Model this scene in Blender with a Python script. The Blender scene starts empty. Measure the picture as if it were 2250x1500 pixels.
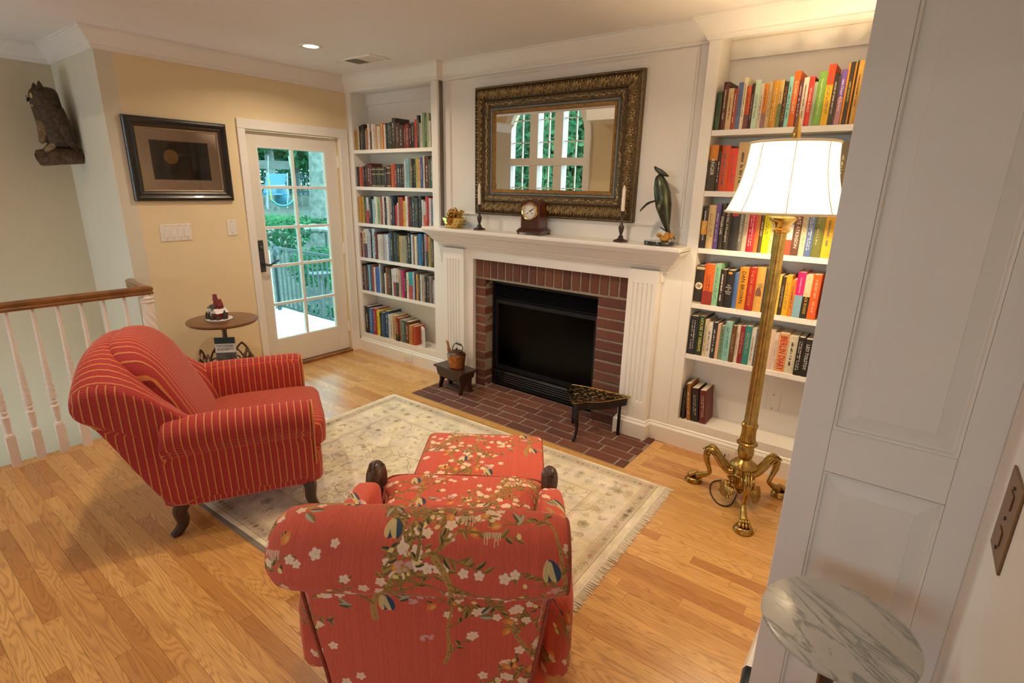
import bpy, math, random
import numpy as np
from mathutils import Vector, Matrix
random.seed(7)
R = math.radians
PI = math.pi
scene = bpy.context.scene
col = scene.collection

# ---------------------------------------------------------------- camera, world, exposure
F_PX = 1159.41
YAW, PITCH, ROLL = -0.646727, -0.284114, 0.0209191
_f = Vector((math.sin(YAW)*math.cos(PITCH), math.cos(YAW)*math.cos(PITCH), math.sin(PITCH)))
_r = Vector((math.cos(YAW), -math.sin(YAW), 0))
_u = _r.cross(_f)
_rr = _r*math.cos(ROLL)+_u*math.sin(ROLL)
_uu = -_r*math.sin(ROLL)+_u*math.cos(ROLL)
cam_data = bpy.data.cameras.new('camera')
cam_data.sensor_width = 36.0
cam_data.lens = 36.0*F_PX/2250.0
cam_data.clip_start = 0.05
cam_data.clip_end = 200
cam = bpy.data.objects.new('camera', cam_data)
col.objects.link(cam)
CAMLOC = Vector((0, 0, 1.62))
cam.matrix_world = Matrix(((_rr.x, _uu.x, -_f.x, 0), (_rr.y, _uu.y, -_f.y, 0), (_rr.z, _uu.z, -_f.z, CAMLOC.z), (0, 0, 0, 1)))
scene.camera = cam

world = bpy.data.worlds.new('world')
scene.world = world
world.use_nodes = True
_bg = world.node_tree.nodes['Background']
_bg.inputs[0].default_value = (0.68, 0.87, 1.0, 1)
_bg.inputs[1].default_value = 8.0

scene.view_settings.view_transform = 'Standard'
scene.view_settings.look = 'None'
scene.view_settings.exposure = 0.08
scene.view_settings.gamma = 1.0
scene.view_settings.use_curve_mapping = False
scene.cycles.max_bounces = 8
scene.cycles.diffuse_bounces = 5
scene.cycles.glossy_bounces = 4
scene.cycles.transparent_max_bounces = 12
scene.cycles.sample_clamp_indirect = 6.0
scene.cycles.caustics_reflective = False
scene.cycles.caustics_refractive = False

WARM = (1.0, 0.80, 0.58)
LAMPCOL = (1.0, 0.72, 0.40)
CAN_POWER = 11.0
LAMP_POWER = 74.0

# portals: they only steer the sampling of the sky through the door, the arched window and the added window
def portal(loc, rot, sx, sy):
    l = bpy.data.lights.new('portal', 'AREA')
    l.shape = 'RECTANGLE'; l.size = sx; l.size_y = sy
    l.cycles.is_portal = True
    o = bpy.data.objects.new('portal', l)
    o.location = loc; o.rotation_euler = rot
    col.objects.link(o)
portal((-4.47, 2.66, 1.08), (0, -PI/2, 0), 1.75, 0.75)
portal((-7.09, -4.12, 2.2), (PI/2, 0, 0), 2.3, 3.2)
portal((-1.4, -4.12, 1.6), (PI/2, 0, 0), 1.8, 2.0)

# ---------------------------------------------------------------- colours and materials
def lin(h):
    if isinstance(h, (tuple, list)):
        return tuple(h[:3])
    h = h.lstrip('#')
    o = []
    for i in (0, 2, 4):
        c = int(h[i:i+2], 16)/255
        o.append(c/12.92 if c <= 0.04045 else ((c+0.055)/1.055)**2.4)
    return tuple(o)
MATS = {}
class NT:
    def __init__(s, m):
        s.t = m.node_tree; s.n = s.t.nodes; s.l = s.t.links
    def new(s, typ, **kw):
        nd = s.n.new(typ)
        for k, v in kw.items():
            if k.startswith('i_'):
                key = k[2:]
                key = int(key) if key.isdigit() else key.replace('_', ' ')
                if hasattr(v, 'is_linked') or hasattr(v, 'links'):
                    s.l.new(v, nd.inputs[key])
                else:
                    nd.inputs[key].default_value = v
            else:
                setattr(nd, k, v)
        return nd
    def math(s, op, a, b=0.0, c=None):
        nd = s.n.new('ShaderNodeMath'); nd.operation = op
        for i, v in enumerate((a, b, c)):
            if v is None: continue
            if hasattr(v, 'links'): s.l.new(v, nd.inputs[i])
            else: nd.inputs[i].default_value = v
        return nd.outputs[0]
    def mix(s, fac, a, b, mode='MIX'):
        nd = s.n.new('ShaderNodeMix'); nd.data_type = 'RGBA'; nd.blend_type = mode
        for k, v in ((0, fac), (6, a), (7, b)):
            if hasattr(v, 'links'): s.l.new(v, nd.inputs[k])
            elif k == 0: nd.inputs[0].default_value = v
            else: nd.inputs[k].default_value = (*lin(v), 1)
        return nd.outputs[2]
    def ramp(s, fac, stops):
        nd = s.n.new('ShaderNodeValToRGB')
        s.l.new(fac, nd.inputs[0])
        els = nd.color_ramp.elements
        while len(els) < len(stops): els.new(0.5)
        for e, (p, c) in zip(els, stops):
            e.position = p; e.color = (*lin(c), 1)
        return nd.outputs[0]
    def noise(s, vec, scale, detail=3.0, rough=0.55, dist=0.0):
        nd = s.n.new('ShaderNodeTexNoise')
        if vec is not None: s.l.new(vec, nd.inputs['Vector'])
        nd.inputs['Scale'].default_value = scale
        nd.inputs['Detail'].default_value = detail
        nd.inputs['Roughness'].default_value = rough
        nd.inputs['Distortion'].default_value = dist
        return nd.outputs['Fac']
    def mapping(s, vec, scale=(1, 1, 1), loc=(0, 0, 0), rot=(0, 0, 0)):
        nd = s.n.new('ShaderNodeMapping')
        s.l.new(vec, nd.inputs[0])
        nd.inputs['Scale'].default_value = scale
        if hasattr(loc, 'links'): s.l.new(loc, nd.inputs['Location'])
        else: nd.inputs['Location'].default_value = loc
        nd.inputs['Rotation'].default_value = rot
        return nd.outputs[0]
    def bump(s, h, strength=0.3, dist=0.01):
        nd = s.n.new('ShaderNodeBump')
        s.l.new(h, nd.inputs['Height'])
        nd.inputs['Strength'].default_value = strength
        nd.inputs['Distance'].default_value = dist
        return nd.outputs[0]
def newmat(name):
    m = bpy.data.materials.new(name); m.use_nodes = True
    nt = NT(m)
    b = nt.n['Principled BSDF']
    MATS[name] = m
    return m, nt, b
def plain(name, c, rough=0.5, metal=0.0, var=0.06, scale=30.0, bump=0.0, bscale=200.0, coat=0.0, spec=0.5, coords='Object'):
    """a coloured surface with slight procedural variation"""
    if name in MATS: return MATS[name]
    m, nt, b = newmat(name)
    tc = nt.new('ShaderNodeTexCoord')
    c = lin(c)
    n = nt.noise(tc.outputs[coords], scale, 4)
    a = tuple(min(1, x*(1+var)) for x in c); d = tuple(x*(1-var) for x in c)
    cl = nt.ramp(n, ((0.3, d), (0.7, a)))
    nt.l.new(cl, b.inputs['Base Color'])
    b.inputs['Roughness'].default_value = rough
    b.inputs['Metallic'].default_value = metal
    b.inputs['Specular IOR Level'].default_value = spec
    b.inputs['Coat Weight'].default_value = coat
    if bump:
        h = nt.noise(tc.outputs[coords], bscale, 4)
        nt.l.new(nt.bump(h, bump, 0.004), b.inputs['Normal'])
    return m

plain('trim_white', (0.83, 0.795, 0.745), 0.32, var=0.015, scale=6, bump=0.03, bscale=90)
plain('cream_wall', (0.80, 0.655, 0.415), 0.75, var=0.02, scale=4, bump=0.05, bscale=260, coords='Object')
plain('stair_cream_shaded', (0.63, 0.54, 0.385), 0.75, var=0.02, scale=4, bump=0.05, bscale=260)  # wall cream darkened to stand in for the dim light of the stairwell
plain('return_cream_shaded', (0.70, 0.655, 0.53), 0.75, var=0.02, scale=4, bump=0.05, bscale=260)  # same cream, with the cooler, weaker stairwell light put into its colour
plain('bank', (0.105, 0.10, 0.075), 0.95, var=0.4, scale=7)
plain('ceiling_paint', (0.80, 0.765, 0.735), 0.85, var=0.015, scale=3, bump=0.05, bscale=200)
plain('door_paint', (0.78, 0.735, 0.66), 0.4, var=0.02, scale=6)
plain('panel_white', (0.80, 0.765, 0.72), 0.42, var=0.02, scale=5, bump=0.03, bscale=150)
plain('black_metal', (0.012, 0.012, 0.014), 0.38, metal=0.4, var=0.2, scale=40)
plain('black_gloss', (0.006, 0.006, 0.008), 0.12, var=0.3, scale=14, coat=0.6)
plain('dark_wood', (0.035, 0.014, 0.010), 0.35, var=0.35, scale=25, coat=0.2)
plain('walnut', (0.105, 0.042, 0.02), 0.3, var=0.3, scale=18, coat=0.3)
plain('carved_wood', (0.075, 0.035, 0.018), 0.35, var=0.45, scale=35, bump=0.3, bscale=60)
plain('candle_wax', (0.86, 0.77, 0.64), 0.45, var=0.03)
plain('page_paper', (0.74, 0.66, 0.52), 0.85, var=0.14, scale=160)
plain('plate_white', (0.80, 0.745, 0.68), 0.4, var=0.01)
plain('plate_bronze', (0.23, 0.12, 0.05), 0.4, metal=0.35, var=0.1)
plain('screw_dark', (0.08, 0.06, 0.05), 0.4, metal=0.6)
plain('pewter', (0.10, 0.10, 0.11), 0.42, metal=0.75, var=0.25, scale=60)
plain('brass', (0.42, 0.27, 0.075), 0.26, metal=1.0, var=0.28, scale=28, bump=0.12, bscale=120)
plain('brass_bright', (0.72, 0.50, 0.16), 0.16, metal=1.0, var=0.15, scale=30)
plain('brass_dark', (0.17, 0.105, 0.035), 0.36, metal=0.9, var=0.4, scale=60)
plain('copper', (0.46, 0.19, 0.05), 0.34, metal=0.85, var=0.35, scale=26, bump=0.2, bscale=50)
plain('copper_dark', (0.12, 0.06, 0.035), 0.42, metal=0.8, var=0.4, scale=30)
plain('whale_bronze', (0.055, 0.066, 0.045), 0.33, metal=0.7, var=0.55, scale=18)
plain('coral', (0.50, 0.24, 0.03), 0.6, var=0.35, scale=70, bump=0.5, bscale=110)
plain('black_marble', (0.02, 0.024, 0.022), 0.14, var=0.6, scale=22, coat=0.4)
plain('owl_body', (0.055, 0.032, 0.014), 0.75, var=0.55, scale=42, bump=0.7, bscale=55)
plain('owl_breast', (0.15, 0.095, 0.035), 0.75, var=0.7, scale=75, bump=0.5, bscale=80)
plain('owl_pale', (0.28, 0.2, 0.11), 0.7, var=0.4, scale=60)
plain('owl_eye', (0.45, 0.33, 0.1), 0.3)
plain('log_bark', (0.085, 0.045, 0.02), 0.8, var=0.6, scale=32, bump=0.8, bscale=30)
plain('hollow_dark', (0.01, 0.006, 0.004), 0.9)
plain('concrete', (0.78, 0.76, 0.72), 0.9, var=0.08, scale=3)
plain('bark', (0.14, 0.14, 0.12), 0.9, var=0.4, scale=9, bump=0.8, bscale=14)
plain('rail_iron', (0.03, 0.05, 0.055), 0.5, metal=0.2)
plain('weathered_wood', (0.11, 0.105, 0.095), 0.85, var=0.25, scale=12)
plain('blue_plastic', (0.015, 0.13, 0.2), 0.4)
plain('aqua_plastic', (0.02, 0.22, 0.24), 0.4)
plain('yellow_rope', (0.35, 0.28, 0.03), 0.6)
plain('white_plastic', (0.3, 0.32, 0.32), 0.5)
plain('mulch', (0.07, 0.062, 0.05), 0.95, var=0.4, scale=14)
plain('lawn', (0.06, 0.12, 0.04), 0.95, var=0.35, scale=5)
plain('stone', (0.26, 0.25, 0.235), 0.9, var=0.25, scale=9)
plain('stucco', (0.88, 0.88, 0.86), 0.9, var=0.02)
plain('mortar', (0.30, 0.25, 0.18), 0.95, var=0.18, scale=60, bump=0.5, bscale=180)
plain('black_cord', (0.015, 0.012, 0.01), 0.5)
plain('vent_dark', (0.10, 0.10, 0.09), 0.6)
plain('slate_moulding', (0.20, 0.22, 0.21), 0.4, metal=0.3, var=0.2)
plain('gilt_band', (0.30, 0.155, 0.04), 0.35, metal=0.6, var=0.35, scale=60)
plain('gilt_leaf', (0.36, 0.27, 0.13), 0.33, metal=0.6, var=0.5, scale=45, bump=0.4, bscale=110)
plain('gilt_ground', (0.105, 0.066, 0.028), 0.45, metal=0.4, var=0.6, scale=70, bump=0.9, bscale=75)
plain('frame_black', (0.010, 0.007, 0.006), 0.32, var=0.2, coat=0.3)
plain('frame_brown', (0.035, 0.022, 0.012), 0.35, var=0.3)
plain('mat_board', (0.66, 0.50, 0.37), 0.9, var=0.02)
plain('mat_lip', (0.33, 0.24, 0.12), 0.5, metal=0.3)
plain('fringe_cotton', (0.74, 0.66, 0.52), 0.95, var=0.12, scale=80)
plain('rug_back', (0.22, 0.19, 0.15), 0.95)
plain('baluster_white', (0.82, 0.72, 0.64), 0.4, var=0.02)
plain('mini_red', (0.20, 0.02, 0.025), 0.5, var=0.3, scale=60)
plain('mini_grey', (0.11, 0.10, 0.08), 0.7, var=0.4, scale=80)
plain('mini_white', (0.72, 0.68, 0.64), 0.6, var=0.1)
plain('mini_green', (0.035, 0.045, 0.03), 0.7, var=0.6, scale=120)
plain('clock_wood', (0.055, 0.018, 0.014), 0.25, var=0.3, scale=22, coat=0.4)
plain('clock_side', (0.10, 0.022, 0.008), 0.22, var=0.25, scale=22, coat=0.5)
plain('inlay', (0.28, 0.12, 0.05), 0.3)
plain('enamel', (0.78, 0.76, 0.70), 0.2, var=0.02)
plain('ink', (0.01, 0.01, 0.012), 0.4)
plain('red_dark_piping', (0.20, 0.02, 0.012), 0.8)
plain('floral_piping', (0.30, 0.055, 0.03), 0.85, var=0.2, scale=60)
plain('mag_green', (0.015, 0.035, 0.032), 0.5)
plain('mag_white', (0.70, 0.66, 0.60), 0.5)
plain('mag_grey', (0.10, 0.09, 0.08), 0.5, var=0.6, scale=60)
plain('oak_rail', (0.235, 0.095, 0.028), 0.3, var=0.3, scale=10, coat=0.35)
plain('table_top_wood', (0.16, 0.062, 0.024), 0.32, var=0.22, scale=16, coat=0.25)
plain('crown_shadow', (0.5, 0.47, 0.42), 0.8)

def glass_mat(name, tint, gloss=1.0, rough=0.01):
    m, nt, b = newmat(name)
    nt.n.remove(b)
    out = nt.n['Material Output']
    tr = nt.new('ShaderNodeBsdfTransparent', i_0=(*tint, 1))
    gl = nt.new('ShaderNodeBsdfGlossy', i_Roughness=rough)
    fr = nt.new('ShaderNodeFresnel', i_IOR=1.45)
    mx = nt.new('ShaderNodeMixShader')
    nt.l.new(nt.math('MULTIPLY', fr.outputs[0], gloss), mx.inputs[0])
    nt.l.new(tr.outputs[0], mx.inputs[1]); nt.l.new(gl.outputs[0], mx.inputs[2])
    nt.l.new(mx.outputs[0], out.inputs[0])
    return m
glass_mat('door_glass', (0.74, 0.97, 0.96), 0.6)
glass_mat('window_glass', (0.95, 0.98, 0.98), 0.6)
glass_mat('picture_glass', (0.97, 0.97, 0.97), 1.0)
glass_mat('firebox_glass', (0.10, 0.10, 0.10), 0.45, 0.22)

m, nt, b = newmat('mirror_silver')
b.inputs['Metallic'].default_value = 1; b.inputs['Roughness'].default_value = 0.005
b.inputs['Base Color'].default_value = (0.90, 0.92, 0.90, 1)

# oak strip flooring: contour lines of a stretched noise give the cathedral grain
m, nt, b = newmat('oak_floor')
geo = nt.new('ShaderNodeNewGeometry'); oi = nt.new('ShaderNodeObjectInfo')
off = nt.new('ShaderNodeCombineXYZ')
nt.l.new(nt.math('MULTIPLY', oi.outputs['Random'], 37.0), off.inputs[0])
nt.l.new(nt.math('MULTIPLY', oi.outputs['Random'], 91.0), off.inputs[1])
p = nt.mapping(geo.outputs['Position'], (1.15, 13.0, 1.0), off.outputs[0])
n1 = nt.noise(p, 1.0, 2.0, 0.42, 0.35)
g = nt.math('FRACT', nt.math('MULTIPLY', n1, 24.0))
g = nt.math('ABSOLUTE', nt.math('SUBTRACT', g, 0.5))
line = nt.math('POWER', nt.math('MULTIPLY', g, 2.0), 2.2)
fine = nt.noise(nt.mapping(geo.outputs['Position'], (9, 420, 1), off.outputs[0]), 1.0, 3)
tone = nt.ramp(oi.outputs['Random'], ((0.0, (0.50, 0.215, 0.055)), (0.2, (0.66, 0.33, 0.095)), (0.6, (0.80, 0.455, 0.15)), (1.0, (0.72, 0.385, 0.115))))
dark = nt.mix(0.52, tone, (0.25, 0.09, 0.022), 'MIX')
c1 = nt.mix(nt.math('MULTIPLY', line, 0.95), tone, dark)
c2 = nt.mix(nt.math('MULTIPLY', nt.math('SUBTRACT', fine, 0.42), 0.9), c1, (0.30, 0.125, 0.042))
nt.l.new(c2, b.inputs['Base Color'])
b.inputs['Roughness'].default_value = 0.30
b.inputs['Coat Weight'].default_value = 0.5
b.inputs['Coat Roughness'].default_value = 0.22
nt.l.new(nt.bump(line, 0.04, 0.002), b.inputs['Normal'])

# brick
m, nt, b = newmat('brick')
tc = nt.new('ShaderNodeTexCoord'); oi = nt.new('ShaderNodeObjectInfo'); geo = nt.new('ShaderNodeNewGeometry')
n1 = nt.noise(geo.outputs['Position'], 38.0, 5, 0.65)
n2 = nt.noise(geo.outputs['Position'], 9.0, 3)
base = nt.ramp(oi.outputs['Random'], ((0.0, (0.115, 0.035, 0.022)), (0.5, (0.165, 0.052, 0.030)), (1.0, (0.21, 0.075, 0.04))))
c = nt.mix(nt.math('MULTIPLY', n2, 0.55), base, (0.09, 0.035, 0.028))
c = nt.mix(nt.math('MULTIPLY', nt.math('GREATER_THAN', n1, 0.66), 0.35), c, (0.30, 0.20, 0.15))
nt.l.new(c, b.inputs['Base Color']); b.inputs['Roughness'].default_value = 0.85
nt.l.new(nt.bump(n1, 0.45, 0.004), b.inputs['Normal'])

# marble
m, nt, b = newmat('marble')
tc = nt.new('ShaderNodeTexCoord')
pm = nt.mapping(tc.outputs['Object'], (1, 1, 1), (0, 0, 0), (0, 0, R(33)))
warp = nt.noise(pm, 6.0, 4, 0.6)
st = nt.mapping(pm, (3.0, 16.0, 1.0))
vein = nt.noise(st, 1.0, 5, 0.62, 0.9)
v2 = nt.math('ABSOLUTE', nt.math('SUBTRACT', vein, 0.5))
v3 = nt.math('SUBTRACT', 1.0, nt.math('MINIMUM', nt.math('MULTIPLY', v2, 22.0), 1.0))
basec = nt.ramp(warp, ((0.25, (0.42, 0.41, 0.38)), (0.75, (0.60, 0.56, 0.50))))
basec = nt.mix(nt.math('MULTIPLY', vein, 0.35), basec, (0.36, 0.36, 0.35))
c = nt.mix(nt.math('MULTIPLY', v3, 0.75), basec, (0.16, 0.17, 0.17))
nt.l.new(c, b.inputs['Base Color']); b.inputs['Roughness'].default_value = 0.28

# red striped upholstery, in metres of cloth (uv)
m, nt, b = newmat('red_stripe')
tc = nt.new('ShaderNodeTexCoord')
sx = nt.new('ShaderNodeSeparateXYZ'); nt.l.new(tc.outputs['UV'], sx.inputs[0])
U = nt.math('MULTIPLY', sx.outputs[0], 1/0.031); V = nt.math('MULTIPLY', sx.outputs[1], 1/0.0078)
fu = nt.math('FRACT', U); fv = nt.math('FRACT', V)
gold = nt.math('LESS_THAN', fu, 0.19)
edge = nt.math('MULTIPLY', nt.math('GREATER_THAN', fu, 0.19), nt.math('LESS_THAN', fu, 0.29))
rib = nt.math('LESS_THAN', fv, 0.42)
n1 = nt.noise(tc.outputs['UV'], 90, 3)
red = nt.ramp(n1, ((0.2, (0.40, 0.024, 0.020)), (0.8, (0.56, 0.040, 0.028))))
cc = nt.mix(nt.math('MULTIPLY', rib, 0.72), red, (0.13, 0.006, 0.009))
cc = nt.mix(nt.math('MULTIPLY', edge, 0.55), cc, (0.11, 0.008, 0.008))
cc = nt.mix(gold, cc, (0.60, 0.20, 0.05))
nt.l.new(cc, b.inputs['Base Color']); b.inputs['Roughness'].default_value = 0.8
b.inputs['Sheen Weight'].default_value = 0.35; b.inputs['Sheen Roughness'].default_value = 0.4
b.inputs['Sheen Tint'].default_value = (1.0, 0.5, 0.45, 1)
hh = nt.math('ADD', nt.math('MULTIPLY', rib, -0.6), nt.math('MULTIPLY', edge, -0.6))
nt.l.new(nt.bump(hh, 0.5, 0.002), b.inputs['Normal'])

# lamp shade silk
m, nt, b = newmat('shade_silk')
nt.n.remove(b)
out = nt.n['Material Output']
df = nt.new('ShaderNodeBsdfDiffuse', i_0=(0.85, 0.80, 0.68, 1))
tl = nt.new('ShaderNodeBsdfTranslucent', i_0=(0.95, 0.88, 0.70, 1))
mx = nt.new('ShaderNodeMixShader', i_0=0.62)
nt.l.new(df.outputs[0], mx.inputs[1]); nt.l.new(tl.outputs[0], mx.inputs[2]); nt.l.new(mx.outputs[0], out.inputs[0])
m, nt, b = newmat('shade_trim')
b.inputs['Base Color'].default_value = (0.72, 0.60, 0.44, 1); b.inputs['Roughness'].default_value = 0.8

# leaves
def leafmat(name, c, c2):
    m, nt, b = newmat(name)
    nt.n.remove(b); out = nt.n['Material Output']
    geo = nt.new('ShaderNodeNewGeometry')
    n = nt.noise(geo.outputs['Position'], 2.3, 4)
    cl = nt.ramp(n, ((0.35, c), (0.65, c2)))
    df = nt.new('ShaderNodeBsdfDiffuse'); tl = nt.new('ShaderNodeBsdfTranslucent')
    nt.l.new(cl, df.inputs[0]); nt.l.new(cl, tl.inputs[0])
    mx = nt.new('ShaderNodeMixShader', i_0=0.35)
    nt.l.new(df.outputs[0], mx.inputs[1]); nt.l.new(tl.outputs[0], mx.inputs[2]); nt.l.new(mx.outputs[0], out.inputs[0])
leafmat('leaf_green', (0.012, 0.06, 0.03), (0.045, 0.15, 0.07))
leafmat('leaf_light', (0.02, 0.10, 0.045), (0.09, 0.24, 0.10))
leafmat('leaf_dark', (0.006, 0.03, 0.016), (0.02, 0.085, 0.04))

# book cloth: one material, the colour of each book is the object's own
m, nt, b = newmat('book_cloth')
oi = nt.new('ShaderNodeObjectInfo'); geo = nt.new('ShaderNodeNewGeometry')
n = nt.noise(geo.outputs['Position'], 55, 4)
c = nt.mix(nt.math('MULTIPLY', n, 0.30), oi.outputs['Color'], (0.05, 0.04, 0.03))
nt.l.new(c, b.inputs['Base Color']); b.inputs['Roughness'].default_value = 0.5
# ---------------------------------------------------------------- mesh building helpers
class MB:
    def __init__(s):
        s.v = []; s.f = []; s.uv = []
    def add(s, vs, fs, uvs=None):
        o = len(s.v)
        s.v += [tuple(p) for p in vs]
        for i, f in enumerate(fs):
            s.f.append(tuple(k+o for k in f))
            s.uv.append(uvs[i] if uvs else None)
        return s
    def box(s, a, b, taper=None):
        x0, y0, z0 = a; x1, y1, z1 = b
        vs = [(x0, y0, z0), (x1, y0, z0), (x1, y1, z0), (x0, y1, z0), (x0, y0, z1), (x1, y0, z1), (x1, y1, z1), (x0, y1, z1)]
        return s.add(vs, [(0, 3, 2, 1), (4, 5, 6, 7), (0, 1, 5, 4), (1, 2, 6, 5), (2, 3, 7, 6), (3, 0, 4, 7)])
    def quad(s, a, b, c, d, uv=None):
        return s.add([a, b, c, d], [(0, 1, 2, 3)], [uv] if uv else None)
    def loft(s, rings, closed=True, caps=True, uvs=None, loop=False):
        n = len(rings[0]); vs = [p for r in rings for p in r]; fs = []; fu = []
        m = len(rings)
        for i in range(m if loop else m-1):
            i2 = (i+1) % m
            for j in range(n if closed else n-1):
                k = (j+1) % n
                fs.append((i*n+j, i*n+k, i2*n+k, i2*n+j))
                if uvs:
                    ju = j+1
                    fu.append((uvs(i, j), uvs(i, ju), uvs(i+1, ju), uvs(i+1, j)))
                else: fu.append(None)
        if caps and not loop:
            fs.append(tuple(range(n-1, -1, -1))); fu.append(None)
            fs.append(tuple((m-1)*n+j for j in range(n))); fu.append(None)
        return s.add(vs, fs, fu)
    def lathe(s, prof, n=24, c=(0, 0), cap=True, flute=None):
        rings = []
        for (r, z) in prof:
            ring = []
            for j in range(n):
                a = 2*PI*j/n
                rr = r*(1+(flute(a, z) if flute else 0))
                ring.append((c[0]+rr*math.cos(a), c[1]+rr*math.sin(a), z))
            rings.append(ring)
        return s.loft(rings, True, cap)
    def tube(s, pts, rad, n=8, cap=True, flat=None):
        pts = [Vector(p) for p in pts]
        if not isinstance(rad, (list, tuple)): rad = [rad]*len(pts)
        rings = []; prev = None
        for i, p in enumerate(pts):
            t = (pts[min(i+1, len(pts)-1)]-pts[max(i-1, 0)])
            if t.length < 1e-9: t = Vector((0, 0, 1))
            t.normalize()
            if prev is None:
                a = Vector((0, 0, 1)) if abs(t.z) < 0.9 else Vector((1, 0, 0))
                u = t.cross(a).normalized()
            else:
                u = (prev-t*prev.dot(t))
                u = u.normalized() if u.length > 1e-6 else t.orthogonal().normalized()
            w = t.cross(u); prev = u
            fl = flat if flat else 1.0
            rings.append([tuple(p+(u*math.cos(2*PI*j/n)+w*math.sin(2*PI*j/n)*fl)*rad[i]) for j in range(n)])
        return s.loft(rings, True, cap)
    def prism(s, poly, z0, z1, fn=None):
        """poly of (a,b), extruded between z0 and z1; fn maps (a,b,z) to xyz"""
        fn = fn or (lambda a, b, z: (a, b, z))
        n = len(poly)
        vs = [fn(a, b, z0) for a, b in poly]+[fn(a, b, z1) for a, b in poly]
        fs = [tuple(range(n-1, -1, -1)), tuple(range(n, 2*n))]+[(i, (i+1) % n, n+(i+1) % n, n+i) for i in range(n)]
        return s.add(vs, fs)
    def ball(s, c, r, n=12, m=8):
        rx, ry, rz = r if isinstance(r, (tuple, list)) else (r, r, r)
        rings = []
        for i in range(1, m):
            t = PI*i/m
            rings.append([(c[0]+rx*math.sin(t)*math.cos(2*PI*j/n), c[1]+ry*math.sin(t)*math.sin(2*PI*j/n), c[2]-rz*math.cos(t)) for j in range(n)])
        o = len(s.v)
        s.loft(rings, True, False)
        k = len(s.v)
        s.v += [(c[0], c[1], c[2]-rz), (c[0], c[1], c[2]+rz)]
        last = o+(m-2)*n
        for j in range(n):
            s.f.append((o+(j+1) % n, o+j, k)); s.uv.append(None)
            s.f.append((last+j, last+(j+1) % n, k+1)); s.uv.append(None)
        return s
    def frame(s, w, h, prof, fn, uvfn=None):
        """mitred picture-frame sweep: rectangle w x h centred on 0; prof = [(inset, height)]; fn(a,b,depth)->xyz"""
        rings = []
        for sx, sy in ((-1, -1), (1, -1), (1, 1), (-1, 1)):
            rings.append([fn(sx*(w/2-i), sy*(h/2-i), d) for i, d in prof])
        return s.loft(rings, False, False, loop=True)
    def xf(s, M, start=0):
        for i in range(start, len(s.v)):
            s.v[i] = tuple(M @ Vector(s.v[i]))
        return s
    def mesh(s, name, mats, smooth=False):
        me = bpy.data.meshes.new(name)
        me.from_pydata(s.v, [], s.f)
        if any(u for u in s.uv):
            lay = me.uv_layers.new(name='UVMap')
            d = np.zeros(len(me.loops)*2, dtype=np.float32); k = 0
            for f, u in zip(s.f, s.uv):
                for q in range(len(f)):
                    if u: d[2*k] = u[q][0]; d[2*k+1] = u[q][1]
                    k += 1
            lay.data.foreach_set('uv', d)
        for mm in (mats if isinstance(mats, (list, tuple)) else [mats]):
            me.materials.append(MATS[mm] if isinstance(mm, str) else mm)
        if smooth:
            me.polygons.foreach_set('use_smooth', [True]*len(me.polygons))
        me.update()
        return me
    def build(s, name, mat, parent=None, smooth=False, bevel=0.0, subsurf=0, segs=2, angle=40, recalc=True, solid=0.0):
        me = s.mesh(name, mat, smooth)
        if recalc:
            import bmesh
            bm = bmesh.new(); bm.from_mesh(me)
            bmesh.ops.remove_doubles(bm, verts=bm.verts, dist=1e-6)
            bmesh.ops.recalc_face_normals(bm, faces=bm.faces)
            bm.to_mesh(me); bm.free()
        return link(name, me, parent, bevel, subsurf, segs, angle, smooth, solid)
def link(name, me, parent=None, bevel=0.0, subsurf=0, segs=2, angle=40, smooth=False, solid=0.0):
    o = bpy.data.objects.new(name, me); col.objects.link(o)
    if parent is not None: o.parent = parent
    if solid:
        md = o.modifiers.new('solid', 'SOLIDIFY'); md.thickness = solid; md.offset = 0
    if bevel:
        md = o.modifiers.new('bevel', 'BEVEL'); md.width = bevel; md.segments = segs; md.limit_method = 'ANGLE'; md.angle_limit = R(angle)
        md.harden_normals = False
    if subsurf:
        md = o.modifiers.new('sub', 'SUBSURF'); md.levels = subsurf; md.render_levels = subsurf
    if smooth and not subsurf:
        try:
            me.set_sharp_from_angle(angle=R(angle))
        except Exception: pass
    return o
def empty(name, loc=(0, 0, 0), rz=0.0, parent=None):
    o = bpy.data.objects.new(name, None); col.objects.link(o)
    o.location = loc; o.rotation_euler = (0, 0, rz); o.empty_display_size = 0.05
    if parent is not None: o.parent = parent
    return o
def tag(o, label=None, cat=None, group=None, kind=None):
    if label: o['label'] = label
    if cat: o['category'] = cat
    if group: o['group'] = group
    if kind: o['kind'] = kind
    return o
def thing(name, label, cat, loc=(0, 0, 0), rz=0.0, group=None):
    return tag(empty(name, loc, rz), label, cat, group)
def struct(o, label=None):
    o['kind'] = 'structure'
    if label: o['label'] = label
    return o
def share(name, me, parent, loc=(0, 0, 0), rot=(0, 0, 0), sc=(1, 1, 1), color=None):
    o = bpy.data.objects.new(name, me); col.objects.link(o)
    o.parent = parent; o.location = loc; o.rotation_euler = rot; o.scale = sc
    if color is not None: o.color = (*color, 1)
    return o
def text(name, body, parent, M, size, mat, align='CENTER', depth=0.0):
    c = bpy.data.curves.new(name, 'FONT'); c.body = body; c.size = size
    c.align_x = align; c.align_y = 'CENTER'; c.resolution_u = 2; c.extrude = depth
    c.materials.append(MATS[mat] if isinstance(mat, str) else mat)
    o = bpy.data.objects.new(name, c); col.objects.link(o)
    o.parent = parent; o.matrix_local = M
    return o
def inkmat(c):
    n = 'print_'+(''.join('%02x' % int(255*min(1, x)) for x in lin(c)))
    return n if n in MATS else plain(n, lin(c), 0.5).name
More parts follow.
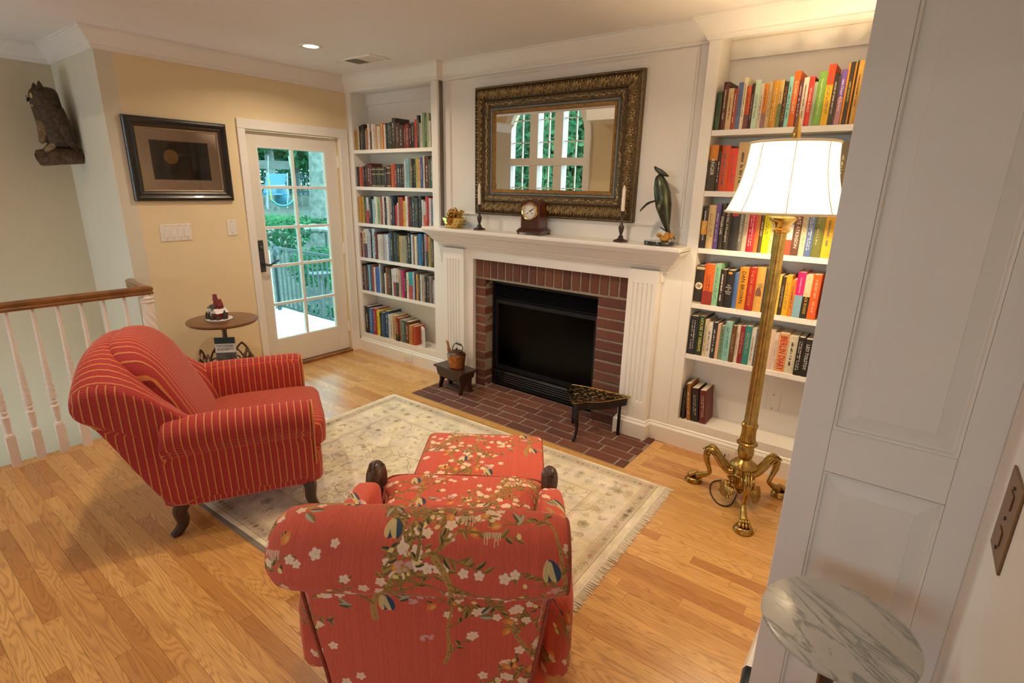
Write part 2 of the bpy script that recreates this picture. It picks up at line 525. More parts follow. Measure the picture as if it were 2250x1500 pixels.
def spline(pts, n=8):
    """Catmull-Rom through the points"""
    P_ = [Vector(p) for p in pts]; out = []
    for i in range(len(P_)-1):
        p0 = P_[max(i-1, 0)]; p1 = P_[i]; p2 = P_[i+1]; p3 = P_[min(i+2, len(P_)-1)]
        for k in range(n):
            t = k/n
            out.append(0.5*((2*p1)+(-p0+p2)*t+(2*p0-5*p1+4*p2-p3)*t*t+(-p0+3*p1-3*p2+p3)*t**3))
    out.append(P_[-1])
    return out
def sweep(mb, path, prof, closed=False):
    """profile [(out,z)] along a plan path, room on the right-hand side, mitred"""
    rings = []
    n = len(path)
    for i, (x, y) in enumerate(path):
        ds = []
        if i > 0: ds.append(Vector((x-path[i-1][0], y-path[i-1][1])).normalized())
        if i < n-1: ds.append(Vector((path[i+1][0]-x, path[i+1][1]-y)).normalized())
        ns = [Vector((d.y, -d.x)) for d in ds]
        m_ = sum(ns, Vector((0, 0)))
        m_ = m_/max(0.2, m_.dot(ns[0])) if len(ns) > 1 else ns[0]
        rings.append([(x+m_.x*o, y+m_.y*o, z) for o, z in prof])
    mb.loft(rings, False, False)
    return mb

# ---------------------------------------------------------------- small painter for printed cloth
def image(name, arr):
    h, w, _ = arr.shape
    im = bpy.data.images.new(name, w, h, alpha=False)
    px = np.ones((h, w, 4), dtype=np.float32); px[..., :3] = np.clip(arr, 0, 1)
    im.pixels.foreach_set(px.ravel()); im.update()
    return im
class Paint:
    def __init__(s, w, h, base, wrap=True):
        s.w, s.h, s.wrap = w, h, wrap
        s.a = np.ones((h, w, 3), dtype=np.float32)*np.array(base, dtype=np.float32)
    def _put(s, xs, ys, mask, c):
        if s.wrap: xs = xs % s.w; ys = ys % s.h
        else:
            ok = (xs >= 0) & (xs < s.w); oy = (ys >= 0) & (ys < s.h)
            xs = xs[ok]; ys = ys[oy]; mask = mask[np.ix_(oy, ok)]
            if not len(xs) or not len(ys): return
        ix = np.ix_(ys, xs)
        m_ = mask[..., None]
        s.a[ix] = s.a[ix]*(1-m_)+np.array(c, dtype=np.float32)*m_
    def ell(s, cx, cy, a, b, ang=0, c=(0, 0, 0), al=1.0):
        r = int(max(a, b)+2); xs = np.arange(int(cx)-r, int(cx)+r+1); ys = np.arange(int(cy)-r, int(cy)+r+1)
        X, Y = np.meshgrid(xs-cx, ys-cy)
        u = X*math.cos(ang)+Y*math.sin(ang); v = -X*math.sin(ang)+Y*math.cos(ang)
        d = 1-np.sqrt((u/a)**2+(v/b)**2)
        s._put(xs, ys, np.clip(d*min(a, b)+0.5, 0, 1)*al, c)
    def leaf(s, cx, cy, L, W, ang, c, c2=None, al=1.0):
        r = int(L+2); xs = np.arange(int(cx)-r, int(cx)+r+1); ys = np.arange(int(cy)-r, int(cy)+r+1)
        X, Y = np.meshgrid(xs-cx, ys-cy)
        u = (X*math.cos(ang)+Y*math.sin(ang))/L; v = (-X*math.sin(ang)+Y*math.cos(ang))/W
        wdt = np.clip(u, 0, 1)**0.6*np.clip(1-u, 0, 1)**0.8*2.0
        ins = (u > 0) & (u < 1)
        s._put(xs, ys, np.clip((wdt-np.abs(v))*W+0.5, 0, 1)*ins*al, c)
        if c2 is not None:
            s._put(xs, ys, np.clip((wdt*0.8-np.abs(v-0.35))*W*0.7, 0, 1)*ins*(v > 0.1)*al*0.85, c2)
    def line(s, pts, w, c, al=1.0):
        for i in range(len(pts)-1):
            (x0, y0), (x1, y1) = pts[i], pts[i+1]
            n = max(1, int(math.hypot(x1-x0, y1-y0)/max(1, w*0.6)))
            ww = w if not isinstance(w, (list, tuple)) else w[i]
            for k in range(n):
                t = k/n
                s.ell(x0+(x1-x0)*t, y0+(y1-y0)*t, ww, ww, 0, c, al)
    def flower(s, cx, cy, r, c, cc, al=1.0, rng=random):
        a0 = rng.random()*6
        for k in range(5):
            a = a0+k*2*PI/5
            s.ell(cx+math.cos(a)*r*0.62, cy+math.sin(a)*r*0.62, r*0.52, r*0.44, a, c, al)
        s.ell(cx, cy, r*0.26, r*0.26, 0, cc, al)
# ---------------------------------------------------------------- the room
XW, YB, YW, ZC = -4.36, 3.20, 3.262, 2.525
XFAR, YRET, XR, XN, YP = -5.27, 1.33, -0.175, 0.24, 1.55
XRAIL = -3.955
def proj(p):
    d = Vector(p)-CAMLOC
    z = d.dot(_f)
    if z < 0.05: return None
    return (1125+F_PX*d.dot(_rr)/z, 750-F_PX*d.dot(_uu)/z)

# floor: subfloor slab with every strip of oak as a part
sub = MB()
sub.box((-4.42, YRET, -0.20), (XR, 3.5, -0.013)); sub.box((-3.99, -4.0, -0.20), (XN, YRET, -0.013))
floor = struct(sub.build('floor', 'mulch'), 'honey oak strip floor')
RUG = (-3.10, 0.99, -0.86, 2.60)
HB = (-3.115, 2.632, -1.105)                    # hearth border: x0, y0, x1
unit = MB().box((0, 0, -0.012), (1, 1, 0)); unit_me = unit.mesh('plank', 'oak_floor')
rest = MB(); planks = []
PW = 0.0572
rng = random.Random(11)
row = 0
y = 3.2-PW
while y > -3.9:
    x0 = -4.42 if y >= YRET else -3.915
    x1 = XR if y >= YP-0.02 else XN
    x = x0-rng.random()*0.7
    while x < x1:
        L = rng.uniform(0.32, 1.15)
        a, b_ = max(x, x0), min(x+L, x1)
        x += L
        segs = [(a, b_)]
        if y+PW > HB[1]:
            segs = [q for q in ((a, min(b_, HB[0])), (max(a, HB[2]), b_)) if q[1]-q[0] > 0.02]
        for (a, b_) in segs:
            if b_-a < 0.02: continue
            vis = False
            for tx in (0.03, 0.25, 0.5, 0.75, 0.97):
                px_, py_ = a+(b_-a)*tx, y+PW/2
                q = proj((px_, py_, 0))
                if q and -20 < q[0] < 2270 and -20 < q[1] < 1520 and not (RUG[0] < px_ < RUG[2] and RUG[1] < py_ < RUG[3]) \
                        and not (px_ > XR-0.02 and py_ > YP) and not (px_ > -0.22*py_/1.55*1.1 and py_ > 1.6) :
                    vis = True
            if vis: planks.append((a, b_, y))
            else: rest.box((a+0.0004, y+0.0004, -0.012), (b_-0.0004, y+PW-0.0004, 0))
    y -= PW
planks.sort(key=lambda q: (Vector(((q[0]+q[1])/2, q[2], 0))-CAMLOC).length)
for (a, b_, y) in planks[300:]:
    rest.box((a+0.0004, y+0.0004, -0.012), (b_-0.0004, y+PW-0.0004, 0))
for (a, b_, y) in planks[:300]:
    share('plank', unit_me, floor, (a+0.0004, y+0.0004, -rng.random()*0.0004), sc=(b_-a-0.0008, PW-0.0008, 1))
o = rest.build('planks', 'oak_floor', floor, recalc=False); o['kind'] = 'stuff'
# oak border round the hearth, and the nosing under the balusters
for a, b_ in (((HB[0], HB[1], -0.012), (HB[2], 2.695, 0.0)), ((HB[0], 2.6955, -0.012), (-3.05, 3.175, 0.0)), ((-1.17, 2.6955, -0.012), (HB[2], 3.175, 0.0))):
    MB().box(a, b_).build('border_board', 'oak_floor', floor)
MB().box((-4.005, -2.2, -0.03), (-3.9155, YRET, 0.002)).build('nosing', 'oak_floor', floor, bevel=0.008)

def wallbox(name, a, b, mat='cream_wall', label=None):
    return struct(MB().box(a, b).build(name, mat), label)
# yellow wall with the door opening
DO = (2.232, 3.100, 2.018)
w = MB()
w.box((XW-0.14, YRET+0.1, -0.2), (XW, DO[0], ZC)); w.box((XW-0.14, DO[1], -0.2), (XW, 3.6, ZC)); w.box((XW-0.14, DO[0], DO[2]), (XW, DO[1], ZC))
w.box((XW-0.14, DO[0], -0.2), (XW, DO[1], -0.013))
struct(w.build('wall_left', 'cream_wall'), 'cream wall with the glazed door')
wallbox('wall_stair_return', (XFAR-0.1, YRET, -2.7), (XW, YRET+0.0999, ZC), 'return_cream_shaded', label='pale end wall of the stairwell behind the owl')
wallbox('wall_stairwell', (XFAR-0.12, -0.35, -2.7), (XFAR, YRET, ZC), 'stair_cream_shaded', label='far cream wall of the stairwell')
wallbox('wall_behind_chimney', (-4.5, 3.42, -0.2), (XN, 3.56, ZC), 'trim_white')
wallbox('wall_right', (XR, YP+0.03, 0), (XN-0.001, 3.42, ZC), 'trim_white', 'short white wall beside the lamp')
wallbox('wall_passage', (XN, -4.0, -0.2), (XN+0.12, YP+0.1, 4.3), 'panel_white', 'pale wall with the bronze outlet plate')
wallbox('wall_well', (-3.99, -2.2, -2.7), (-3.975, YRET-0.001, -0.205), 'trim_white')
wallbox('floor_lower', (XFAR, -2.4, -2.75), (-3.975, YRET, -2.7), 'oak_floor')
wallbox('ceiling', (XFAR-0.12, 0.63, ZC), (XN, 3.56, ZC+0.2), 'ceiling_paint', 'flat white ceiling')
# the tall room behind, seen in the mirror
wallbox('ceiling_tall', (-9.6, -4.2, 4.3), (XN+0.12, 0.63, 4.45), 'ceiling_paint')
wallbox('wall_header', (-9.6, 0.55, ZC), (XN, 0.629, 4.3), 'ceiling_paint')
wallbox('wall_far_side', (-9.7, -4.2, -0.2), (-9.58, 0.64, 4.3))
wallbox('wall_front_side', (-9.6, 0.5, -0.2), (XFAR-0.121, 0.549, 4.3))
w = MB(); w.box((-9.6, -4.2, -0.2), (XFAR, 0.5, 0.0)); w.box((XFAR, -4.2, -0.2), (-3.991, -2.2, -0.002))
struct(w.build('floor_tall_room', 'oak_floor'))
WX0, WX1, WS, WC = -8.14, -6.04, 2.68, -7.09      # arched window opening
w = MB()
w.box((-9.6, -4.2, -0.2), (WX0, -4.0, 4.3)); w.box((WX1, -4.2, -0.2), (-2.3, -4.0, 4.3)); w.box((-0.5, -4.2, -0.2), (XN, -4.0, 4.3)); w.box((-2.3, -4.2, -0.2), (-0.5, -4.0, 0.6)); w.box((-2.3, -4.2, 2.6), (-0.5, -4.0, 4.3)); w.box((WX0, -4.2, -0.2), (WX1, -4.0, 0.62))
NA = 20
for i in range(NA):
    a0, a1 = PI-PI*i/NA, PI-PI*(i+1)/NA
    r_ = (WX1-WX0)/2
    p0 = (WC+r_*math.cos(a0), WS+r_*math.sin(a0)); p1 = (WC+r_*math.cos(a1), WS+r_*math.sin(a1))
    w.prism([p0, p1, (p1[0], 4.3), (p0[0], 4.3)], -4.2, -4.0, lambda a, b, z: (a, z, b))
struct(w.build('wall_window', 'cream_wall'), 'cream gable wall with the arched window')
win = struct(empty('window_1', (0, 0, 0)), 'tall white arched window with three lights')
t = MB()
r0, r1 = (WX1-WX0)/2, (WX1-WX0)/2+0.13
arc = lambda r, k: (WC+r*math.cos(PI-PI*k/NA), WS+r*math.sin(PI-PI*k/NA))
for i in range(NA):
    t.prism([arc(r0-0.03, i), arc(r1, i), arc(r1, i+1), arc(r0-0.03, i+1)], -4.03, -3.94, lambda a, b, z: (a, z, b))
t.box((WX0-0.13, -4.03, 0.5), (WX0+0.03, -3.94, WS)); t.box((WX1-0.03, -4.03, 0.5), (WX1+0.13, -3.94, WS)); t.box((WX0-0.16, -4.03, 0.48), (WX1+0.16, -3.9, 0.62))
t.build('window_casing', 'trim_white', win)
bars = MB()
for x in (-7.40, -6.74): bars.box((x-0.11, -4.18, 0.62), (x+0.11, -3.97, 3.6))
bars.box((WX0, -4.18, 2.11), (WX1, -3.96, 2.27)); bars.box((WX0, -4.18, 0.62), (WX0+0.06, -4.0, WS+0.3)); bars.box((WX1-0.06, -4.18, 0.62), (WX1, -4.0, WS+0.3))
bars.build('mullions', 'trim_white', win)
mt = MB()
for x in (-7.81, -7.07, -6.36): mt.box((x-0.012, -4.13, 0.62), (x+0.012, -4.09, 3.72))
for z in (1.1, 1.62, 2.62, 3.1): mt.box((WX0, -4.13, z-0.012), (WX1, -4.09, z+0.012))
mt.build('muntins', 'trim_white', win)
g = MB(); g.box((WX0-0.02, -4.112, 0.6), (WX1+0.02, -4.108, 3.76)); g.build('pane', 'window_glass', win)
added_win = struct(empty('added_window', (0, 0, 0)), 'wide unseen window added behind the viewer for daylight')  # unseen window, added to let in daylight from behind the viewer
MB().frame(2.0, 2.2, [(0, 0.0), (0, 0.03), (0.13, 0.03), (0.13, -0.15)], lambda a, b, d: (-1.4+a, -4.0+d, 1.6+b)).build('window_casing', 'trim_white', added_win)
t = MB()
for x in (-1.7, -1.1): t.box((x-0.05, -4.16, 0.6), (x+0.05, -4.02, 2.6))
for x in (-2.0, -1.4, -0.8): t.box((x-0.012, -4.13, 0.6), (x+0.012, -4.09, 2.6))
for z in (1.1, 1.6, 2.1): t.box((-2.3, -4.13, z-0.012), (-0.5, -4.09, z+0.012))
t.build('muntins', 'trim_white', added_win)
MB().box((-2.3, -4.112, 0.6), (-0.5, -4.108, 2.6)).build('pane', 'window_glass', added_win)
so = MB(); so.box((-5.62, -4.0, 2.9), (-4.9, -3.2, 4.3)); struct(so.build('wall_soffit', 'trim_white'))

# crown moulding, one continuous mitred run
CR = [(0.0, ZC-0.118), (0.010, ZC-0.118), (0.012, ZC-0.105), (0.020, ZC-0.100), (0.020, ZC-0.092), (0.030, ZC-0.082), (0.045, ZC-0.060), (0.062, ZC-0.035), (0.070, ZC-0.024), (0.074, ZC-0.024), (0.078, ZC-0.012), (0.086, ZC-0.012), (0.086, ZC)]
path = [(XFAR, -0.3), (XFAR, YRET), (XW, YRET), (XW, YB), (-3.199, YB), (-3.199, YW), (-1.11, YW), (-1.11, YB), (XR, YB), (XR, YP+0.03)]
struct(sweep(MB(), path, CR).build('trim_1', 'trim_white'), 'white crown moulding')
# baseboards
BBP = [(0.0, 0.0), (0.018, 0.0), (0.018, 0.105), (0.014, 0.118), (0.010, 0.122), (0.010, 0.132), (0.0, 0.136)]
struct(sweep(MB(), [(XW, YRET), (XW, 2.178)], BBP).build('baseboard_left', 'trim_white'))
struct(sweep(MB(), [(XR, 3.19), (XR, YP+0.03)], [(0, 0), (0.03, 0), (0.03, 0.10), (0.02, 0.12), (0, 0.125)]).build('baseboard_right', 'trim_white'))

# panelled end of the wall on the right: stiles, rails and raised panels
pn = struct(empty('wall_panelled_end', (0, 0, 0)), 'white panelled wall end with raised panels')
PX = (XR, -0.093, 0.170, XN)       # outer left, groove left, groove right, corner
RZ = (0.0, 0.14, 0.893, 1.018, 2.32, ZC)
bk = MB().box((XR, YP+0.012, 0), (XN, YP+0.03, ZC)); bk.build('backing', 'panel_white', pn)
MB().box((PX[0], YP, 0), (PX[1], YP+0.012, ZC)).build('stile', 'panel_white', pn, bevel=0.002)
MB().box((PX[2], YP, 0), (PX[3], YP+0.012, ZC)).build('stile', 'panel_white', pn, bevel=0.002)
for z0, z1 in ((RZ[0], RZ[1]), (RZ[2], RZ[3]), (RZ[4], RZ[5])):
    MB().box((PX[1]+0.0003, YP+0.0002, z0), (PX[2]-0.0003, YP+0.012, z1)).build('rail', 'panel_white', pn, bevel=0.002)
for z0, z1 in ((RZ[1], RZ[2]), (RZ[3], RZ[4])):
    q = MB(); cx, cz = (PX[1]+PX[2])/2, (z0+z1)/2
    f3 = lambda a, b, d: (cx+a, YP+d, cz+b)
    q.frame(PX[2]-PX[1]-0.001, z1-z0-0.001, [(0, 0.001), (0.006, 0.002), (0.010, 0.011), (0.012, 0.0115), (0.050, 0.004), (0.0505, 0.002)], f3)
    wd, ht = (PX[2]-PX[1])/2-0.051, (z1-z0)/2-0.051
    q.quad(f3(-wd, -ht, 0.002), f3(wd, -ht, 0.002), f3(wd, ht, 0.002), f3(-wd, ht, 0.002))
    q.build('raised_panel', 'panel_white', pn)
# bronze plate on the passage wall
pl = thing('outlet_plate', 'brown bronze outlet plate on the pale wall above the marble table', 'outlet plate', (XN, 1.31, 1.015))
MB().box((-0.005, -0.067, -0.09), (-0.0005, 0.067, 0.09)).build('plate', 'plate_bronze', pl, bevel=0.002)
for z in (-0.04, 0.04):
    MB().box((-0.0075, -0.018, z-0.016), (-0.0052, 0.018, z+0.016)).build('socket', 'plate_bronze', pl, bevel=0.004)
for z in (-0.066, 0.0, 0.066):
    MB().prism([(0.004*math.cos(k*PI/4), z+0.004*math.sin(k*PI/4)) for k in range(8)], -0.0078, -0.0052, lambda a, b, zz: (zz, a, b)).build('screw', 'screw_dark', pl)

# ---------------------------------------------------------------- glazed door
door = struct(empty('door_1', (0, 0, 0)), 'white glazed door with ten panes')
cs = MB()
cp = [(0.0, 0.0), (0.022, 0.0), (0.022, 0.052), (0.016, 0.060), (0.014, 0.072), (0.0, 0.076)]
def casing(a, b): return MB().box(a, b)
MB().box((XW+0.0005, DO[0]-0.055, 0), (XW+0.020, DO[0]+0.004, DO[2]+0.0)).build('casing', 'trim_white', door, bevel=0.004)
MB().box((XW+0.0005, DO[1]-0.004, 0), (XW+0.020, DO[1]+0.085, DO[2]+0.0)).build('casing', 'trim_white', door, bevel=0.004)
MB().box((XW+0.0005, DO[0]-0.055, DO[2]+0.0005), (XW+0.020, DO[1]+0.085, DO[2]+0.074)).build('casing', 'trim_white', door, bevel=0.004)
MB().box((XW-0.139, DO[0]+0.0002, -0.012), (XW+0.016, DO[1]-0.0002, 0.024)).build('threshold', 'oak_rail', door, bevel=0.006)
XD = XW-0.035
DY0, DY1, DZ0, DZ1 = DO[0]+0.006, DO[1]-0.006, 0.030, DO[2]-0.006
GY0, GY1, GZ0, GZ1 = 2.337, 2.975, 0.262, 1.902
MB().box((XD-0.045, DY0, DZ0), (XD, GY0, DZ1)).build('stile', 'door_paint', door, bevel=0.002)
MB().box((XD-0.045, GY1, DZ0), (XD, DY1, DZ1)).build('stile', 'door_paint', door, bevel=0.002)
MB().box((XD-0.045, GY0, DZ0), (XD-0.0003, GY1, GZ0)).build('rail', 'door_paint', door, bevel=0.002)
MB().box((XD-0.045, GY0, GZ1), (XD-0.0003, GY1, DZ1)).build('rail', 'door_paint', door, bevel=0.002)
bead = MB(); bead.frame(GY1-GY0, GZ1-GZ0, [(-0.002, 0.0), (0.012, 0.0), (0.016, 0.014), (0.016, 0.03)], lambda a, b, d: (XD-d, (GY0+GY1)/2+a, (GZ0+GZ1)/2+b))
bead.build('glazing_bead', 'trim_white', door)
ZR = [GZ0, 0.587, 0.923, 1.248, 1.580, GZ1]; YM_ = 2.652
MB().box((XD-0.035, YM_-0.012, GZ0), (XD-0.003, YM_+0.012, GZ1)).build('muntin', 'trim_white', door, bevel=0.003)
for z in ZR[1:-1]:
    MB().box((XD-0.0345, GY0, z-0.012), (XD-0.0035, GY1, z+0.012)).build('muntin', 'trim_white', door, bevel=0.003)
for i in range(5):
    for (a, b_) in ((GY0, YM_), (YM_, GY1)):
        MB().box((XD-0.026, a+0.002, ZR[i]+0.002), (XD-0.022, b_-0.002, ZR[i+1]-0.002)).build('pane', 'door_glass', door)
for z in (1.814, 1.025, 0.256):
    h = MB(); h.box((XD-0.0, DY1-0.004, z-0.05), (XD+0.012, DY1+0.010, z+0.05)); h.tube([(XD+0.010, DY1+0.003, z-0.055), (XD+0.010, DY1+0.003, z+0.055)], 0.007, 8)
    h.build('hinge', 'trim_white', door)
hb = MB().box((XD, 2.262, 0.885), (XD+0.008, 2.308, 1.152)).build('handle_plate', 'pewter', door, bevel=0.006)
hd = MB(); hd.tube([(XD+0.005, 2.285, 0.955), (XD+0.05, 2.285, 0.955)], 0.012, 10)
hd.tube(spline([(XD+0.05, 2.28, 0.955), (XD+0.055, 2.32, 0.945), (XD+0.05, 2.36, 0.962), (XD+0.045, 2.41, 0.978)], 5), [0.011]*6+[0.009]*5+[0.007]*5, 8)
hd.build('lever', 'pewter', hb, smooth=True)
MB().lathe([(0.0, 0.0), (0.017, 0.0), (0.017, 0.01), (0.01, 0.016), (0, 0.016)], 12).xf(Matrix.Translation((XD+0.008, 2.285, 1.09)) @ Matrix.Rotation(PI/2, 4, 'Y')).build('deadbolt', 'pewter', hb, smooth=True)

# ---------------------------------------------------------------- switches, outlets, ceiling fittings
def gang_plate(name, label, y, z, n):
    o = thing(name, label, 'light switch', (XW, y, z))
    W = 0.046*n+0.028
    MB().box((0.0005, -W/2, -0.06), (0.006, W/2, 0.06)).build('plate', 'plate_white', o, bevel=0.003)
    for k in range(n):
        yy = (k-(n-1)/2)*0.046
        MB().box((0.006, yy-0.0165, -0.034), (0.0085, yy+0.0165, 0.034)).build('paddle', 'plate_white', o, bevel=0.0015)
        for s_ in (-1, 1):
            MB().prism([(yy+0.0028*math.cos(q*PI/3), s_*0.048+0.0028*math.sin(q*PI/3)) for q in range(6)], 0.006, 0.0072, lambda a, b, zz: (zz, a, b)).build('screw', 'screw_dark', o)
gang_plate('switch_plate', 'wide white four-gang switch plate on the cream wall below the picture', 1.645, 1.252, 4)
gang_plate('switch_plate', 'small single white switch plate beside the door casing', 2.05, 1.268, 1)
def outlet(x, y, z, label, w=0.115, h=0.07):
    o = thing('wall_outlet', label, 'outlet', (x, y, z))
    MB().box((-w/2, -0.006, -h/2), (w/2, -0.0005, h/2)).build('plate', 'plate_white', o, bevel=0.0025)
    for s_ in (-1, 1):
        q = MB().box((s_*0.021-0.015, -0.0085, -0.016), (s_*0.021+0.015, -0.006, 0.016)).build('socket', 'plate_white', o, bevel=0.004)
        for t_ in (-1, 1):
            MB().box((s_*0.021-0.005, -0.0090, t_*0.006-0.001), (s_*0.021+0.005, -0.0085, t_*0.006+0.001)).build('slot', 'screw_dark', q)
outlet(-3.625, 3.18, 0.058, 'white outlet in the baseboard under the bookcase by the door')
outlet(-0.715, 3.18, 0.056, 'white outlet in the baseboard behind the brass floor lamp')
bp = thing('blank_plate', 'blank white plate on the back of the bottom shelf behind the lamp', 'blank plate', (-0.535, 3.39, 0.388))
MB().box((-0.036, -0.006, -0.058), (0.036, -0.0005, 0.058)).build('plate', 'trim_white', bp, bevel=0.003)
for z in (-0.045, 0.045): MB().box((-0.003, -0.0075, z-0.003), (0.003, -0.006, z+0.003)).build('screw', 'screw_dark', bp)

def can_light(x, y, label, z=ZC, power=None):
    o = thing('recessed_light', label, 'ceiling light', (x, y, z), group='recessed ceiling lights')
    MB().lathe([(0.052, -0.004), (0.078, -0.004), (0.082, -0.001), (0.082, 0.0), (0.052, 0.0)], 28, cap=False).build('trim_ring', 'trim_white', o, smooth=True)
    m_ = MATS.get('lens')
    if not m_:
        m_, nt, b = newmat('lens'); b.inputs['Emission Color'].default_value = (1, 0.93, 0.82, 1); b.inputs['Emission Strength'].default_value = 6.0
    MB().lathe([(0.0, -0.0025), (0.053, -0.0025), (0.053, -0.0005), (0, -0.0005)], 28).build('lens', 'lens', o)
    l = bpy.data.lights.new('recessed_lamp', 'AREA'); l.shape = 'DISK'; l.size = 0.10; l.energy = power or CAN_POWER; l.color = WARM; l.spread = R(150)
    lo = bpy.data.objects.new('recessed_lamp', l); col.objects.link(lo); lo.parent = o; lo.location = (0, 0, -0.008)
can_light(-3.577, 2.37, 'round recessed light glowing in the ceiling near the vent')
can_light(-1.45, 1.95, 'unseen recessed light added for fill in the ceiling above the rug')  # added out of view as fill for the room
can_light(-2.6, 0.85, 'unseen recessed light added for fill in the ceiling above the railing side')  # second unseen fill lamp, added on the railing side
for k, (x, y, s_) in enumerate(((-7.1, -2.2, 'first'), (-5.2, -2.2, 'second'), (-3.2, -2.2, 'third'))): can_light(x, y, s_+' added fill light in the tall ceiling behind the viewer', 4.3, 16.0)  # added lamps that brighten the wall reflected in the mirror
vt = thing('ceiling_vent', 'white rectangular ceiling vent with dark slots near the recessed light', 'vent', (-3.58, 2.82, ZC), R(2))
MB().frame(0.36, 0.21, [(0, -0.0005), (0, -0.004), (0.012, -0.010), (0.030, -0.010), (0.032, -0.003)], lambda a, b, d: (a, b, d)).build('frame', 'trim_white', vt)
MB().box((-0.15, -0.078, -0.003), (0.15, 0.078, -0.0005)).build('duct', 'vent_dark', vt)
for k in range(13):
    xx = -0.144+k*0.024
    tilt = 0.012 if k >= 6 else -0.012
    q = MB(); q.add([(xx-tilt/2, -0.078, -0.0105), (xx+tilt/2, -0.078, -0.0035), (xx+tilt/2+0.001, -0.078, -0.0035), (xx-tilt/2+0.001, -0.078, -0.0105)], [])
    q.add([(xx-tilt/2, -0.078, -0.0105), (xx+tilt/2, -0.078, -0.0035), (xx+tilt/2, 0.078, -0.0035), (xx-tilt/2, 0.078, -0.0105)], [(0, 1, 2, 3)])
    q.build('slat', 'trim_white', vt, solid=0.0012)
sd = tag(MB().lathe([(0, -0.012), (0.012, -0.012), (0.016, -0.004), (0.016, -0.0003), (0, -0.0003)], 16).build('sensor_button', 'trim_white', smooth=True), 'tiny round white sensor on the ceiling beside the vent', 'sensor')
sd.location = (-3.83, 2.75, ZC)
# ---------------------------------------------------------------- built-in bookcases
SHL = [1.918, 1.598, 1.268, 0.942, 0.620]      # shelf tops
SHR = [1.950, 1.622, 1.295, 0.961, 0.635]
ZBOT = 0.186
def bookcase(label, xo0, xi0, xi1, xo1, tops, ztop):
    o = thing('built_in_bookcase', label, 'bookcase', ((xi0+xi1)/2, YB, 0), group='built-in bookcases')
    cx = (xi0+xi1)/2
    L = lambda a, b: MB().box((a[0]-cx, a[1]-YB, a[2]), (b[0]-cx, b[1]-YB, b[2]))
    L((xo0, YB, 0.135), (xi0, YB+0.02, ZC-0.118)).build('stile', 'trim_white', o, bevel=0.001)
    L((xi1, YB, 0.135), (xo1, YB+0.02, ZC-0.118)).build('stile', 'trim_white', o, bevel=0.001)
    L((xi0, YB+0.0003, ztop), (xi1, YB+0.02, ZC-0.118)).build('head_rail', 'trim_white', o, bevel=0.001)
    L((xi0, YB+0.0003, 0.135), (xi1, YB+0.02, ZBOT)).build('bottom_rail', 'trim_white', o, bevel=0.001)
    L((xi0-0.02, YB+0.021, ZBOT-0.02), (xi0-0.0005, 3.40, ztop+0.05)).build('side', 'trim_white', o)
    L((xi1+0.0005, YB+0.021, ZBOT-0.02), (xi1+0.02, 3.40, ztop+0.05)).build('side', 'trim_white', o)
    L((xi0-0.02, 3.39, ZBOT-0.02), (xi1+0.02, 3.41, ztop+0.05)).build('back', 'trim_white', o)
    L((xi0, YB+0.0205, ZBOT-0.02), (xi1, 3.39, ZBOT)).build('floor_board', 'trim_white', o)
    L((xi0, YB+0.021, ztop+0.012), (xi1, 3.39, ztop+0.03)).build('top_board', 'trim_white', o)
    cl = L((xi0, 3.372, ztop-0.085), (xi1, 3.3895, ztop+0.011)).build('cleat', 'trim_white', o)
    for f_ in (0.22, 0.72):
        xx = xi0+(xi1-xi0)*f_-cx
        MB().lathe([(0.007, 0.0), (0.009, 0.002), (0.009, 0.0035), (0.005, 0.0035), (0.004, 0.002), (0, 0.002)], 12).xf(Matrix.Translation((xx, 3.372-YB, ztop-0.04)) @ Matrix.Rotation(PI/2, 4, 'X')).build('screw_cover', 'trim_white', cl, smooth=True)
    for z in tops:
        L((xi0+0.001, YB+0.004, z-0.030), (xi1-0.001, 3.389, z)).build('shelf', 'trim_white', o, bevel=0.0015)
    return o
bookcase('tall white built-in bookcase beside the glazed door', XW+0.001, -4.290, -3.270, -3.199, SHL, 2.40)
bookcase('tall white built-in bookcase behind the brass floor lamp', -1.110, -1.045, -0.357, XR-0.001, SHR, 2.42)
# base boards under the bookcases and the plinth steps
struct(sweep(MB(), [(XW+0.02, YB+0.001), (-3.115, YB+0.001)], [(0, 0), (0.020, 0), (0.020, 0.105), (0.013, 0.116), (0.010, 0.117), (0.010, 0.126), (0.006, 0.130), (0, 0.134)]).build('baseboard_bookcase_left', 'trim_white'))
struct(sweep(MB(), [(-1.235, YB+0.001), (XR-0.03, YB+0.001)], [(0, 0), (0.020, 0), (0.020, 0.105), (0.013, 0.116), (0.010, 0.117), (0.010, 0.126), (0.006, 0.130), (0, 0.134)]).build('baseboard_bookcase_right', 'trim_white'))

# ---------------------------------------------------------------- chimney breast, mantel, brickwork
wb = MB(); wb.box((-3.198, YW, 1.10), (-1.111, YW+0.12, ZC-0.001)); struct(wb.build('wall_overmantel', 'trim_white'), 'white panelled wall above the mantel')
ovm = bpy.data.objects['wall_overmantel']
cxp, czp = (-3.125-1.172)/2, (1.40+2.402)/2
MB().frame(1.953, 1.002, [(0.0, 0.0), (0.004, 0.010), (0.012, 0.012), (0.018, 0.006), (0.022, 0.0)], lambda a, b, d: (cxp+a, YW-d, czp+b)).build('panel_moulding', 'trim_white', ovm)
mp = thing('fireplace_mantel', 'white wooden mantelpiece with fluted pilasters around the brick fireplace', 'mantel', (-2.165, YB, 0))
MX = -2.165
ML = lambda a, b: MB().box((a[0]-MX, a[1]-YB, a[2]), (b[0]-MX, b[1]-YB, b[2]))
ZM = 1.300
ML((-3.245, 3.035, ZM-0.028), (-1.088, YW-0.0005, ZM)).build('shelf', 'trim_white', mp, bevel=0.007, segs=3)
